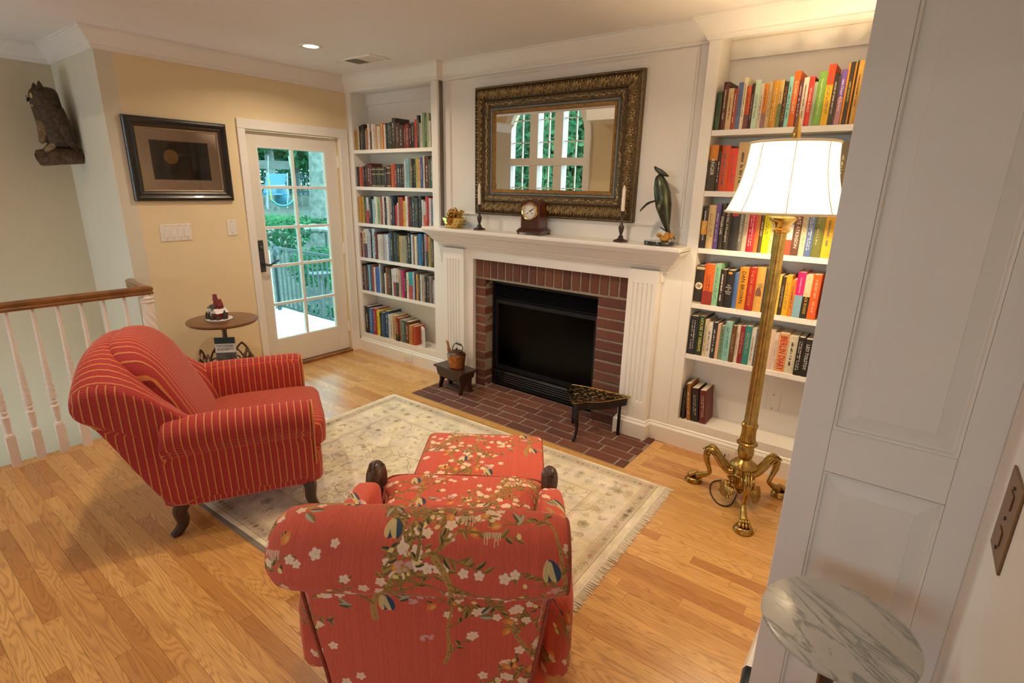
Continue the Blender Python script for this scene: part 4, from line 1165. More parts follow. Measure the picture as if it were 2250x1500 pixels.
# ---------------------------------------------------------------- red striped armchair
rc = thing('armchair', 'red armchair with gold stripes, rolled arms and rounded back beside the railing', 'armchair', (-2.70, 1.205, 0), R(-28.3))
for s_ in (-1, 1):
    sec = [(.375, .150), (.385, .26), (.395, .36), (.408, .440), (.440, .462), (.468, .505), (.474, .555), (.455, .598), (.415, .620), (.372, .618), (.338, .596), (.318, .550), (.310, .48), (.306, .38), (.305, .25), (.305, .150)]
    ys = [-.30, -.29, -.20, -.08, .05, .18, .28, .315, .325]
    sh = [.86, .95, .985, 1, 1, 1, 1, .99, .90]
    rings = []
    for y_, k in zip(ys, sh):
        cx_, cz_ = .385, .38
        rings.append([(s_*(cx_+(x-cx_)*k), y_+(0.0 if z > .3 else 0.0)-0.10*max(0, (.62-z))*(1 if y_ < -.25 else 0), cz_+(z-cz_)*k if z > .2 else z) for x, z in sec])
    q = MB().loft(rings, True, True)
    setuv(q, lambda p: (p.y+0.002, p.z-s_*p.x))
    q.build('arm', 'red_stripe', rc, smooth=True, subsurf=1)
    q = MB(); fr = [(.385+(x-.385)*.93, .38+(z-.38)*.95) for x, z in sec]
    loopp = [(s_*x, .327, z) for x, z in fr if z > .17]
    q.tube(loopp, 0.004, 6); q.build('piping', 'red_stripe', rc, smooth=True)
rings = []
xs = [-.408, -.402, -.385, -.34, -.27, -.18, -.09, 0, .09, .18, .27, .34, .385, .402, .408]
for x in xs:
    t_ = min(1, abs(x)/.40); H = .925-.135*t_**2.6; wf = .13*t_**3.2
    k = 1.0 if abs(x) < .39 else (.965 if abs(x) < .405 else .86)
    ring = [(-.15+wf*.7, .34), (-.215+wf*1.1, .48), (-.28+wf*1.25, .60), (-.36+wf*1.15, H-.18), (-.41+wf*.85, H-.08), (-.452+wf*.4, H-.02), (-.495, H), (-.555, H-.015), (-.598, H-.055), (-.606, H-.10), (-.588, H-.135), (-.548, H-.15), (-.50, .56), (-.425, .38), (-.345, .22), (-.31, .150), (-.20, .150)]
    cy_, cz_ = -.38, .55
    rings.append([(x*(.94+.06*min(1, max(0, (z-.15)/.5))), cy_+(y_-cy_)*k, cz_+(z-cz_)*k) for y_, z in ring])
q = MB().loft(rings, True, True)
setuv_n(q, lambda p: (p.y, p.z), lambda p: (p.x, p.z-p.y))
q.build('backrest', 'red_stripe', rc, smooth=True, subsurf=1)
q = sbox((0, -.298, .648), (.292, .088, .282), .55, 32, 18, lambda p: Vector((p.x*(1.0-.12*max(0, (p.z-.7)/.24)**2), p.y-.44*(p.z-.648)-.02*max(0, (p.z-.8)/.13), p.z))); setuv(q, lambda p: (p.x, p.z-p.y)); q.build('back_pad', 'red_stripe', rc, smooth=True)
q = sbox((0, .115, .375), (.318, .285, .075), .32, 28, 12, lambda p: Vector((p.x*(1.0), p.y, p.z+.018*math.cos(min(1, abs(p.x)/.33)*PI/2)*(1 if p.z > .37 else 0))))
setuv(q, lambda p: (p.x, p.y-p.z)); q.build('seat_cushion', 'red_stripe', rc, smooth=True)
q = sbox((0, .03, .235), (.375, .335, .095), .2, 28, 10); setuv(q, lambda p: (p.x if p.y > .2 else p.y, p.z)); q.build('seat_base', 'red_stripe', rc, smooth=True)
for x, y_, dx, dy in ((.33, -.27, .02, -.075), (-.33, -.27, -.02, -.075), (.335, .28, .015, .035), (-.335, .28, -.015, .035)):
    cab_leg(MB(), x, y_, 0.0 if y_ < 0 or True else .008, .165, dx*.8, dy*.8, .036, .022, .023).build('leg', 'dark_wood', rc, smooth=True)

# ---------------------------------------------------------------- floral cloth
def floral_image():
    rg = random.Random(21); N = 1100
    P_ = Paint(N, N, (0.80, 0.325, 0.25))
    nr = np.random.RandomState(3)
    sl = np.repeat(nr.rand(1, N), N, 0)*0.5+np.repeat(nr.rand(N//20+1, N), 20, 0)[:N]*0.5
    sl = (sl+np.roll(sl, 1, 1))/2
    P_.a *= (0.90+0.2*sl[..., None])
    P_.a[..., 1] += 0.02*sl
    GOLD, OLIVE, DK, WHT, BLU, CREAM, ORG, LIL, GRY = (0.70, 0.53, 0.27), (0.45, 0.38, 0.16), (0.25, 0.25, 0.14), (0.93, 0.80, 0.70), (0.16, 0.25, 0.36), (0.90, 0.78, 0.50), (0.85, 0.50, 0.20), (0.82, 0.62, 0.60), (0.66, 0.64, 0.55)
    def branch(x, y, ang, L, w, depth):
        pts = [(x, y)]; n = max(4, int(L/14)); cur = rg.uniform(-.10, .10)
        for i in range(n):
            ang += cur+rg.uniform(-.13, .13)
            if rg.random() < .12: cur = -cur
            x += math.cos(ang)*L/n; y += math.sin(ang)*L/n
            pts.append((x, y))
        for i in range(len(pts)-1):
            ww = max(1.3, w*(1-0.75*i/n))
            P_.line(pts[i:i+2], ww, GOLD if depth > 1 else (0.55, 0.43, 0.18))
            if w > 6 and rg.random() < .6: P_.ell(pts[i][0]+rg.uniform(-3, 3), pts[i][1]+rg.uniform(-3, 3), ww*.6, 2, ang, OLIVE)
        for i in range(1, len(pts)):
            a = math.atan2(pts[i][1]-pts[i-1][1], pts[i][0]-pts[i-1][0])
            if depth > 0 and rg.random() < (.13 if depth == 1 else .27):
                branch(pts[i][0], pts[i][1], a+rg.choice((-1, 1))*rg.uniform(.6, 1.1), L*rg.uniform(.28, .5), max(1.6, w*.42), depth-1)
            if depth <= 1 and rg.random() < .34:
                la = a+rg.choice((-1, 1))*rg.uniform(.5, 1.3)
                c = rg.choice((GOLD, OLIVE, OLIVE, DK))
                P_.leaf(pts[i][0], pts[i][1], rg.uniform(22, 42), rg.uniform(7, 11), la, c, GOLD if c != GOLD else OLIVE)
        ex, ey = pts[-1]; r_ = rg.random()
        if depth <= 1:
            if r_ < .55:
                for k in range(rg.choice((1, 1, 2))):
                    P_.flower(ex+rg.uniform(-22, 22), ey+rg.uniform(-12, 12), rg.uniform(15, 20), WHT, CREAM, rng=rg)
            elif r_ < .68:
                P_.ell(ex, ey, 22, 15, ang, ORG); P_.ell(ex+4, ey-3, 12, 7, ang, (0.88, 0.62, 0.30)); P_.leaf(ex+15*math.cos(ang), ey+15*math.sin(ang), 16, 4, ang, ORG)
            elif r_ < .78:
                for k in range(3): P_.ell(ex+rg.uniform(-14, 14), ey+rg.uniform(-10, 10), 4.5, 4.5, 0, BLU)
            else:
                P_.ell(ex, ey, 8, 11, ang, CREAM)
    for (x, y, a, L, w) in ((80, 60, .6, 560, 15), (620, 330, 2.4, 520, 16), (980, 640, 1.9, 520, 15), (260, 760, .2, 520, 15), (560, 980, -.9, 460, 13), (900, 150, 2.9, 420, 12), (150, 420, 1.3, 380, 10)):
        branch(x, y, a, L, w, 2)
    for k in range(7):
        x, y = (.13+.37*k)%1*N+rg.uniform(-60, 60), (.2+.29*k)%1*N+rg.uniform(-60, 60); a = rg.uniform(.2, .9)
        for dx in (0, 30):
            P_.leaf(x+dx, y, 78, 24, a+PI/2-.5+dx*.01, BLU, CREAM)
    for k in range(9):
        x, y = rg.random()*N, rg.random()*N; a = rg.random()*6
        P_.leaf(x, y, 60, 15, a, GRY, OLIVE); P_.leaf(x+8, y+14, 52, 13, a+.8, GRY, DK)
    for k in range(7):
        x, y = rg.random()*N, rg.random()*N
        for j in range(10): P_.ell(x+rg.uniform(-26, 26), y+rg.uniform(-16, 16), 9, 7, 0, LIL, .85)
    for k in range(5):
        x, y = rg.random()*N, rg.random()*N
        for j in range(12): P_.line([(x+j*5, y), (x+j*5+rg.uniform(-3, 3), y-rg.uniform(15, 50))], 1.2, (0.85, 0.80, 0.66))
    for k in range(24):
        P_.flower((.11+.618*k)%1*N, (.07+.371*k)%1*N, rg.uniform(13, 20), WHT, CREAM, rng=rg)
    return P_.a
def image_mat(name, arr, scale, rough=0.85, bumpy=0.12, sheen=0.1):
    m, nt, b = newmat(name)
    tc = nt.new('ShaderNodeTexCoord')
    mp_ = nt.mapping(tc.outputs['UV'], (scale, scale, 1))
    im = nt.new('ShaderNodeTexImage'); im.image = image(name, arr); nt.l.new(mp_, im.inputs[0])
    nt.l.new(im.outputs[0], b.inputs['Base Color']); b.inputs['Roughness'].default_value = rough
    b.inputs['Sheen Weight'].default_value = sheen
    h = nt.noise(nt.mapping(tc.outputs['UV'], (1, 1, 1)), 900, 2)
    nt.l.new(nt.bump(h, bumpy, 0.002), b.inputs['Normal'])
    return m
image_mat('floral_cloth', floral_image(), 1/0.70)

# ---------------------------------------------------------------- floral armchair
FD = Vector((-0.583, 0.8125)); FANG = math.atan2(-FD.x, FD.y)
fc = thing('armchair', 'coral floral armchair with a thick rolled back, seen from behind on the rug', 'armchair', (-1.045, 1.070, 0), FANG)
RC, RZ_, RR_ = -0.45, 0.812, 0.094
n = 28
xs = [-.343, -.340, -.330, -.310, -.275, -.2, -.1, 0, .1, .2, .275, .310, .330, .340, .343]
ks = [.05, .45, .72, .90, .985, 1.02, 1, 1.0, 1, 1.02, .985, .93, .86, .80, .05]
rings = [[(x, RC+RR_*k*math.cos(2*PI*j/n)*1.06, RZ_+RR_*k*math.sin(2*PI*j/n)) for j in range(n)] for x, k in zip(xs, ks)]
q = MB().loft(rings, True, True, uvs=lambda i, j: (xs[min(i, 14)]+.31, 2*PI*(n-j)/n*RR_+.28))
fb = q.build('back_roll', 'floral_cloth', fc, smooth=True)
zs = [.105, .12, .25, .39, .55, .68, .80]
hw_ = [.235, .25, .258, .272, .295, .312, .312]
yb_ = [-.395, -.40, -.405, -.412, -.42, -.425, -.40]
yf_ = [-.26, -.25, -.24, -.23, -.24, -.28, -.36]
rings = []
for z, hx, y0, y1 in zip(zs, hw_, yb_, yf_):
    r_ = .022; rg_ = []
    for (cx_, cy_, a0) in ((hx-r_, y0+r_, -PI/2), (hx-r_, y1-r_, 0), (-hx+r_, y1-r_, PI/2), (-hx+r_, y0+r_, PI)):
        for k in range(4): rg_.append((cx_+r_*math.cos(a0+k*PI/6), cy_+r_*math.sin(a0+k*PI/6), z))
    rings.append(rg_)
q = MB().loft(rings, True, True); setuv(q, lambda p: ((p.x if abs(p.x) < .29 and p.y < -.35 else p.x+p.y)+.05, p.z*1.0+.52)); q.build('backrest', 'floral_cloth', fc, smooth=True)
for s_ in (-1, 1):
    pts = [(s_*(hx-.004), y0+.004, z) for z, hx, y0 in zip(zs[1:6], hw_[1:6], yb_[1:6])]
    MB().tube(pts, .0045, 6).build('piping', 'floral_piping', fc, smooth=True)
    sp = [(s_*.336, RC+.078*math.cos(a*PI/10)*1.06, RZ_+.078*math.sin(a*PI/10)) for a in range(-9, 12)]
    if s_ > 0: MB().tube(sp, .004, 6).build('piping', 'floral_piping', fb, smooth=True)
    # inner back and arm
    q = sbox((s_*.335, -.03, .43), (.052, .30, .155), .4, 20, 12, lambda p: Vector((p.x, p.y, p.z-.05*max(0, -(p.y+.05))))); setuv(q, lambda p: (p.x+p.y, p.z+p.x)); q.build('arm', 'floral_cloth', fc, smooth=True)
    # carved wooden arm end
    q = MB(); sec = spline([(.270, .520, .022), (.300, .548, .030), (.332, .562, .031), (.360, .550, .031), (.380, .515, .030), (.384, .47, .029), (.375, .41, .031), (.37, .33, .028), (.37, .25, .028), (.37, .17, .030)], 4)
    q.tube([(s_*.337, p.x, p.y) for p in sec], [p.z for p in sec], 10, flat=.85)
    q.ball((s_*.337, .335, .556), (.031, .046, .036), 12, 8)
    for t_ in (-1, 0, 1): q.tube([tuple(p) for p in spline([(s_*.337+t_*.012, .285, .585-abs(t_)*.006), (s_*.337+t_*.020, .33, .592-abs(t_)*.008), (s_*.337+t_*.012, .375, .570-abs(t_)*.006), (s_*.337, .40, .53)], 3)], .004, 5)
    q.build('carved_arm_end', 'carved_wood', fc, smooth=True)
    cab_leg(MB(), s_*.30, .37, .004, .175, s_*.02, .05, .032, .017, .024).build('leg', 'dark_wood', fc, smooth=True)
    cab_leg(MB(), s_*.21, -.34, .004, .125, s_*.01, -.06, .028, .018, .02).build('leg', 'dark_wood', fc, smooth=True)
q = sbox((0, -.26, .60), (.275, .075, .235), .45, 24, 12, lambda p: Vector((p.x, p.y-.35*(p.z-.6), p.z))); setuv(q, lambda p: (p.x, p.z-p.y)); q.build('inner_back', 'floral_cloth', fc, smooth=True)
def tcush(p):
    k = 1.0 if p.y < .27 else min(1.0, 1.0)
    wd = .283+.05*max(0, min(1, (p.y-.30)/.08))
    return Vector((p.x/.333*wd, p.y, p.z+.012*math.cos(min(1, abs(p.x)/.34)*PI/2)*(1 if p.z > .42 else 0)))
q = sbox((0, .12, .415), (.333, .338, .062), .22, 48, 14, tcush); setuv(q, lambda p: (p.x+.1, p.y-p.z)); sc_ = q.build('seat_cushion', 'floral_cloth', fc, smooth=True)
loop_ = [tcush(Vector((.329*math.copysign(abs(math.cos(t_))**.16, math.cos(t_)), .12+.334*math.copysign(abs(math.sin(t_))**.16, math.sin(t_)), .462))) for t_ in [2*PI*k/64 for k in range(65)]]
MB().tube([tuple(p) for p in loop_], .0045, 6, False).build('piping', 'floral_piping', sc_, smooth=True)
q = sbox((0, .04, .265), (.325, .35, .095), .15, 28, 8); setuv(q, lambda p: (p.x+p.y, p.z)); q.build('seat_base', 'floral_cloth', fc, smooth=True)

# ottoman
ot = thing('ottoman', 'coral floral footstool with piped edges pushed up to the matching armchair', 'ottoman', tuple(Vector((-1.045, 1.070, 0))+Vector((0.8125, 0.583, 0))*.045+Vector((FD.x, FD.y, 0))*.735), FANG)
q = sbox((0, 0, .365), (.285, .225, .055), .16, 48, 12, lambda p: Vector((p.x, p.y, p.z+.016*math.cos(min(1, abs(p.x)/.29)*PI/2)*math.cos(min(1, abs(p.y)/.23)*PI/2)*(1 if p.z > .37 else 0)))); setuv(q, lambda p: (p.x+.42, p.y-p.z+.13)); oc = q.build('top_cushion', 'floral_cloth', ot, smooth=True)
lp_ = [(.281*math.copysign(abs(math.cos(t_))**.13, math.cos(t_)), .221*math.copysign(abs(math.sin(t_))**.13, math.sin(t_)), .410) for t_ in [2*PI*k/64 for k in range(65)]]
MB().tube(lp_, .0045, 6, False).build('piping', 'floral_piping', oc, smooth=True)
q = sbox((0, 0, .245), (.272, .212, .085), .12, 32, 8); setuv(q, lambda p: (p.x+p.y, p.z)); q.build('base', 'floral_cloth', ot, smooth=True)
for sx in (-1, 1):
    for sy in (-1, 1):
        cab_leg(MB(), sx*.225, sy*.165, .008, .17, sx*.025, sy*.025, .03, .016, .022).build('leg', 'dark_wood', ot, smooth=True)

# ---------------------------------------------------------------- rug
def rug_image():
    W, H = 1400, 1020; rg = random.Random(9); nr = np.random.RandomState(8)
    P_ = Paint(W, H, (0.90, 0.85, 0.73), False)
    def blob(s_):
        a = nr.rand(H//s_+2, W//s_+2).astype(np.float32)
        ys = np.linspace(0, a.shape[0]-1.001, H); xs_ = np.linspace(0, a.shape[1]-1.001, W)
        y0 = ys.astype(int); x0 = xs_.astype(int); fy = (ys-y0)[:, None]; fx = (xs_-x0)[None]
        return (a[np.ix_(y0, x0)]*(1-fy)*(1-fx)+a[np.ix_(y0+1, x0)]*fy*(1-fx)+a[np.ix_(y0, x0+1)]*(1-fy)*fx+a[np.ix_(y0+1, x0+1)]*fy*fx)
    m1 = blob(60)*.5+blob(18)*.3+blob(6)*.2
    P_.a = P_.a*(0.86+0.28*m1[..., None])
    P_.a[..., 2] -= 0.05*(blob(45)-.5)*2
    ROSE, OLV, TAUPE, PALE, DRK = (0.70, 0.49, 0.40), (0.58, 0.53, 0.36), (0.58, 0.50, 0.41), (0.87, 0.80, 0.68), (0.36, 0.29, 0.23)
    def rect(i, c, w=2, al=.6):
        P_.a[i:i+w, i:W-i] = P_.a[i:i+w, i:W-i]*(1-al)+np.array(c)*al; P_.a[H-i-w:H-i, i:W-i] = P_.a[H-i-w:H-i, i:W-i]*(1-al)+np.array(c)*al
        P_.a[i:H-i, i:i+w] = P_.a[i:H-i, i:i+w]*(1-al)+np.array(c)*al; P_.a[i:H-i, W-i-w:W-i] = P_.a[i:H-i, W-i-w:W-i]*(1-al)+np.array(c)*al
    for k in range(18, 52): rect(k, TAUPE, 1, .32)
    for i, c in ((14, DRK), (18, PALE), (50, PALE), (54, ROSE), (60, PALE), (172, PALE), (178, ROSE), (186, DRK), (190, PALE)): rect(i, c, 3, .45)
    def motif(x, y, r, al):
        c = rg.choice((ROSE, ROSE, OLV, TAUPE, DRK))
        k = rg.random()
        if k < .5:
            for j in range(8):
                a = j*PI/4; P_.ell(x+math.cos(a)*r*.65, y+math.sin(a)*r*.65, r*.3, r*.17, a, c, al)
            P_.ell(x, y, r*.28, r*.28, 0, rg.choice((PALE, DRK, ROSE)), al)
        elif k < .8:
            a = rg.random()*6; P_.leaf(x, y, r*1.8, r*.42, a, c, PALE, al); P_.leaf(x, y, r*1.5, r*.4, a+1, rg.choice((OLV, TAUPE)), None, al)
        else: P_.flower(x, y, r, c, DRK, al, rg)
    for k in range(520):
        motif(rg.uniform(200, W-200), rg.uniform(200, H-200), rg.uniform(5, 14), rg.uniform(.18, .45))
    def vine(pts):
        P_.line(pts, 1.3, TAUPE, .5)
    for k in range(120):
        x, y = rg.uniform(200, W-200), rg.uniform(200, H-200); a = rg.random()*6; pts = []
        for j in range(10):
            pts.append((x, y)); a += rg.uniform(-.5, .5)+.15; x += 9*math.cos(a); y += 9*math.sin(a)
        vine(pts)
    for side in range(2):
        for k in range(26):
            x = 80+k*(W-160)/25
            for yy in (116, H-116): motif(x, yy+rg.uniform(-26, 26), rg.uniform(10, 20), rg.uniform(.25, .5))
        for k in range(19):
            y = 80+k*(H-160)/18
            for xx in (116, W-116): motif(xx+rg.uniform(-26, 26), y, rg.uniform(10, 20), rg.uniform(.25, .5))
    for k in range(64):
        x = 30+k*(W-60)/63
        for yy in (35, H-35): motif(x, yy, 9, .55)
        y = 30+k*(H-60)/63
        for xx in (35, W-35): motif(xx, y, 9, .55)
    for k in range(420): P_.ell(rg.uniform(20, W-20), rg.uniform(20, H-20), 2.2, 1.6, 0, DRK, .55)
    return P_.a
RW, RH = 2.22, 1.635
image_mat('rug_pile', rug_image(), 1.0, 0.95, 0.3, 0.25)
rug = thing('rug', 'pale beige floral oriental rug with fringed end under the chairs', 'rug', (-1.985, 1.795, 0.0), R(1.6))
q = MB(); zt = .009
q.add([(-RW/2, -RH/2, zt), (RW/2, -RH/2, zt), (RW/2, RH/2, zt), (-RW/2, RH/2, zt), (-RW/2, -RH/2, .001), (RW/2, -RH/2, .001), (RW/2, RH/2, .001), (-RW/2, RH/2, .001)],
      [(0, 1, 2, 3), (0, 4, 5, 1), (1, 5, 6, 2), (2, 6, 7, 3), (3, 7, 4, 0), (4, 7, 6, 5)],
      [((0, 0), (1, 0), (1, 1), (0, 1)), ((0, 0), (0, 0), (1, 0), (1, 0)), ((1, 0), (1, 0), (1, 1), (1, 1)), ((1, 1), (1, 1), (0, 1), (0, 1)), ((0, 1), (0, 1), (0, 0), (0, 0)), ((0, 0), (0, 1), (1, 1), (1, 0))])
q.build('pile', 'rug_pile', rug)
q = MB().box((-RW/2-.012, -RH/2-.022, .0003), (RW/2-.01, RH/2+.008, .004)); q.build('rug_pad', 'rug_back', rug)
fr = MB(); rg = random.Random(4)
for s_ in (-1, 1):
    L_ = .055 if s_ > 0 else .022
    k = -RH/2
    fr.box((s_*RW/2 if s_ > 0 else -RW/2-.012, -RH/2, .003), (RW/2+.018 if s_ > 0 else -RW/2, RH/2, .0088))
    while k < RH/2:
        x0 = s_*(RW/2+.01); x1 = s_*(RW/2+L_+rg.uniform(-.008, .008)); dy = rg.uniform(-.004, .004)
        fr.add([(x0, k, .0085), (x0, k+.0055, .0085), (x1, k+.0045+dy, .0025+rg.random()*.004), (x1, k+.001+dy, .0025)], [(0, 1, 2, 3)])
        fr.add([(x0, k, .0045), (x0, k+.0055, .0045), (x1, k+.0045+dy, .0012), (x1, k+.001+dy, .0012)], [(0, 1, 2, 3)])
        k += .0072
o = fr.build('fringe', 'fringe_cotton', rug, recalc=False); o['kind'] = 'stuff'
# ---------------------------------------------------------------- stair railing
rl = thing('stair_railing', 'white twisted balusters and oak handrail along the stairwell', 'railing', (XRAIL, 0, 0))
def twist_section(q, r0, z0, r1, z1, turns, lobes=4, amp=.16, n=20, m=44):
    rings = []
    for i in range(m+1):
        t_ = i/m; z = z0+(z1-z0)*t_; r = r0+(r1-r0)*t_
        a_ = amp*min(1, t_*12, (1-t_)*12)
        rings.append([(r*(1+a_*math.cos(lobes*(2*PI*j/n)+turns*2*PI*t_*lobes/2))*math.cos(2*PI*j/n), r*(1+a_*math.cos(lobes*(2*PI*j/n)+turns*2*PI*t_*lobes/2))*math.sin(2*PI*j/n), z) for j in range(n)])
    q.loft(rings, True, False)
def baluster_mesh():
    q = MB(); h = .0215
    q.box((-h, -h, 0.002), (h, h, .188))
    q.lathe([(.0205, .188), (.0215, .192), (.020, .198), (.014, .203), (.0145, .210), (.017, .225), (.0212, .268), (.0212, .296), (.0235, .300), (.0235, .306), (.015, .312), (.0155, .322), (.021, .328), (.021, .336), (.013, .342), (.014, .352)], 18, cap=False)
    twist_section(q, .0205, .352, .0125, .665, 4.5, n=16, m=40)
    q.lathe([(.0125, .665), (.0118, .70), (.0105, .85), (.0095, .925)], 14)
    return q.mesh('baluster', 'baluster_white', True)
bm_ = baluster_mesh()
try: bm_.set_sharp_from_angle(angle=R(40))
except Exception: pass
ys_ = [1.018-.1123*k for k in range(10)]
for y_ in [1.13]+ys_: share('baluster', bm_, rl, (0, y_, 0))
nw = MB(); nw.box((-.045, -.045, 0.002), (.045, .045, .25)); nw.lathe([(.044, .25), (.046, .26), (.034, .275), (.036, .30), (.046, .36), (.046, .38), (.050, .385), (.050, .395), (.036, .402), (.036, .41)], 24, cap=False)
twist_section(nw, .045, .41, .036, .80, 2.2, 5, .09, 30, 50)
nw.lathe([(.036, .80), (.034, .845), (.040, .850), (.0405, .858), (.034, .864), (.040, .872), (.040, .880), (.026, .888), (.026, .905)], 24)
o = nw.build('newel_post', 'baluster_white', rl, smooth=True); o.location = (0, 1.255, 0)
hp = [(-.028, .902), (-.030, .915), (-.024, .922), (-.030, .932), (-.030, .944), (-.018, .953), (0, .956), (.018, .953), (.030, .944), (.030, .932), (.024, .922), (.030, .915), (.028, .902)]
q = MB(); rg_ = []
for (x, y_, ca, sa) in ((0, -2.2, 1, 0), (0, .2, 1, 0), (0, 1.225, 1, 0)):
    rg_.append([(x+a, y_, z) for a, z in hp])
rg_.append([(a, 1.262+a*1.0, z) for a, z in hp])
rg_.append([(-.10, 1.262+a, z) for a, z in hp]); rg_.append([(-.30, 1.275+a, z) for a, z in hp]); rg_.append([(XW-XRAIL+.01, 1.300+a, z) for a, z in hp])
q.loft(rg_, True, True); q.build('handrail', 'oak_rail', rl, smooth=True)

# ---------------------------------------------------------------- pedestal table with gothic tray
stb = thing('pedestal_table', 'round walnut pedestal table with a gothic-arched lower tray behind the red armchair', 'side table', (-3.93, 1.70, 0))
MB().lathe([(0, .628), (.20, .628), (.222, .632), (.232, .640), (.236, .648), (.234, .654), (.224, .657), (0, .657)], 48).build('table_top', 'table_top_wood', stb, smooth=True)
MB().lathe([(.035, .26), (.03, .28), (.018, .30), (.024, .36), (.028, .42), (.018, .50), (.016, .56), (.026, .61), (.04, .628)], 18).build('pedestal', 'walnut', stb, smooth=True)
MB().lathe([(0, .245), (.20, .245), (.208, .252), (.20, .26), (0, .26)], 36).build('tray', 'dark_wood', stb, smooth=True)
MB().lathe([(.03, .06), (.026, .12), (.02, .18), (.03, .245)], 16).build('lower_post', 'walnut', stb, smooth=True)
for k in range(3):
    a = 2*PI*k/3+.4
    q = MB(); q.tube([tuple(p) for p in spline([(.02*math.cos(a), .02*math.sin(a), .10), (.10*math.cos(a), .10*math.sin(a), .085), (.18*math.cos(a), .18*math.sin(a), .03), (.205*math.cos(a), .205*math.sin(a), .012)], 4)], [.02]*8+[.016]*5, 8)
    q.build('foot', 'walnut', stb, smooth=True)
def gothic(name, parent, loc, rz, w, h, mat='walnut'):
    q = MB(); r_ = .0075
    arc_ = lambda s_: [(s_*w/2, 0, 0), (s_*w/2, 0, h*.25), (s_*w*.46, 0, h*.45), (s_*w*.34, 0, h*.68), (s_*w*.16, 0, h*.88), (0, 0, h)]
    for s_ in (-1, 1): q.tube([tuple(p) for p in spline(arc_(s_), 3)], r_, 7)
    q.tube([tuple(p) for p in spline([(-w*.34, 0, h*.70), (-w*.14, 0, h*.55), (w*.02, 0, h*.3), (w*.06, 0, 0)], 3)], r_*.8, 7)
    q.tube([tuple(p) for p in spline([(w*.34, 0, h*.70), (w*.14, 0, h*.55), (-w*.02, 0, h*.3), (-w*.06, 0, 0)], 3)], r_*.8, 7)
    for s_ in (-1, 1):
        q.tube([tuple(p) for p in spline([(s_*w*.46, 0, h*.28), (s_*w*.33, 0, h*.36), (s_*w*.2, 0, h*.28), (s_*w*.2, 0, h*.12), (s_*w*.3, 0, h*.1)], 3)], r_*.7, 6)
    o = q.build(name, mat, parent, smooth=True); o.location = loc; o.rotation_euler = (0, 0, rz)
for (a, rr, w_, h_) in ((230, .175, .15, .17), (262, .13, .15, .15), (320, .18, .12, .15), (20, .185, .15, .18), (48, .14, .15, .18), (120, .18, .15, .17), (170, .18, .15, .17)):
    gothic('arch_divider', stb, (rr*math.cos(R(a)), rr*math.sin(R(a)), .258), R(a+90), w_, h_)
mg = thing('magazine', 'green and white booklet standing in the tray of the pedestal table', 'booklet', (-3.86, 1.665, .262), R(50))
MB().box((-.066, -.008, 0), (.066, .008, .275)).build('pages', 'page_paper', mg)
MB().box((-.068, -.0105, 0), (.068, -.0085, .10)).build('cover_panel', 'mag_white', mg)
MB().box((-.068, -.0105, .1005), (.068, -.0085, .165)).build('cover_panel', 'mag_grey', mg)
MB().box((-.068, -.0105, .1655), (.068, -.0085, .232)).build('cover_panel', 'mag_white', mg)
MB().box((-.068, -.0105, .2325), (.068, -.0085, .278)).build('cover_panel', 'mag_green', mg)
text('title', 'NATIONAL', mg, Matrix.Translation((0, -.0112, .215)) @ TU, .022, 'ink'); text('title', 'AUDUBON', mg, Matrix.Translation((0, -.0112, .19)) @ TU, .022, 'ink')
# snowy miniature house
mh = thing('miniature_house', 'tiny snowy red and grey model house on a round base on the pedestal table', 'figurine', (-3.945, 1.685, .657), R(10))
MB().lathe([(0, .0003), (.085, .0003), (.088, .005), (.083, .010), (0, .010)], 28).build('base', 'mini_white', mh, smooth=True)
MB().box((-.045, -.035, .01), (.012, .03, .105)).build('tower', 'mini_grey', mh)
MB().box((-.052, -.045, .01), (-.022, -.005, .085)).build('white_wing', 'mini_white', mh)
MB().prism([(-.055, .085), (-.019, .085), (-.037, .098)], -.05, 0.0, lambda a, b, z: (a, z, b)).build('wing_roof', 'mini_grey', mh)
MB().box((-.043, -.047, .035), (-.033, -.0445, .06)).build('window', 'ink', mh)
MB().box((.0, -.05, .01), (.06, .03, .055)).build('red_hall', 'mini_red', mh)
MB().prism([(-.005, .055), (.066, .055), (.031, .085)], -.056, .035, lambda a, b, z: (a, z, b)).build('hall_roof', 'mini_white', mh)
MB().prism([(.0, .055), (.036, .055), (.036, .105), (.018, .148), (.0, .105)], -.02, .02, lambda a, b, z: (a, z, b)).build('red_gable', 'mini_red', mh)
MB().lathe([(.026, .105), (.016, .118), (.014, .135), (.020, .138), (.017, .150), (.013, .175), (.017, .178), (.012, .182), (0, .184)], 10, (-.016, -.002)).build('cupola', 'mini_red', mh)
for x, y_, h_ in ((-.06, -.05, .05), (-.03, -.062, .045), (.02, -.066, .032), (.068, .0, .07), (.055, -.045, .03), (-.07, -.01, .06)):
    MB().lathe([(.016, .01), (.012, .01+h_*.4), (.009, .01+h_*.7), (0, .01+h_)], 8, (x, y_)).build('tree', 'mini_green', mh)

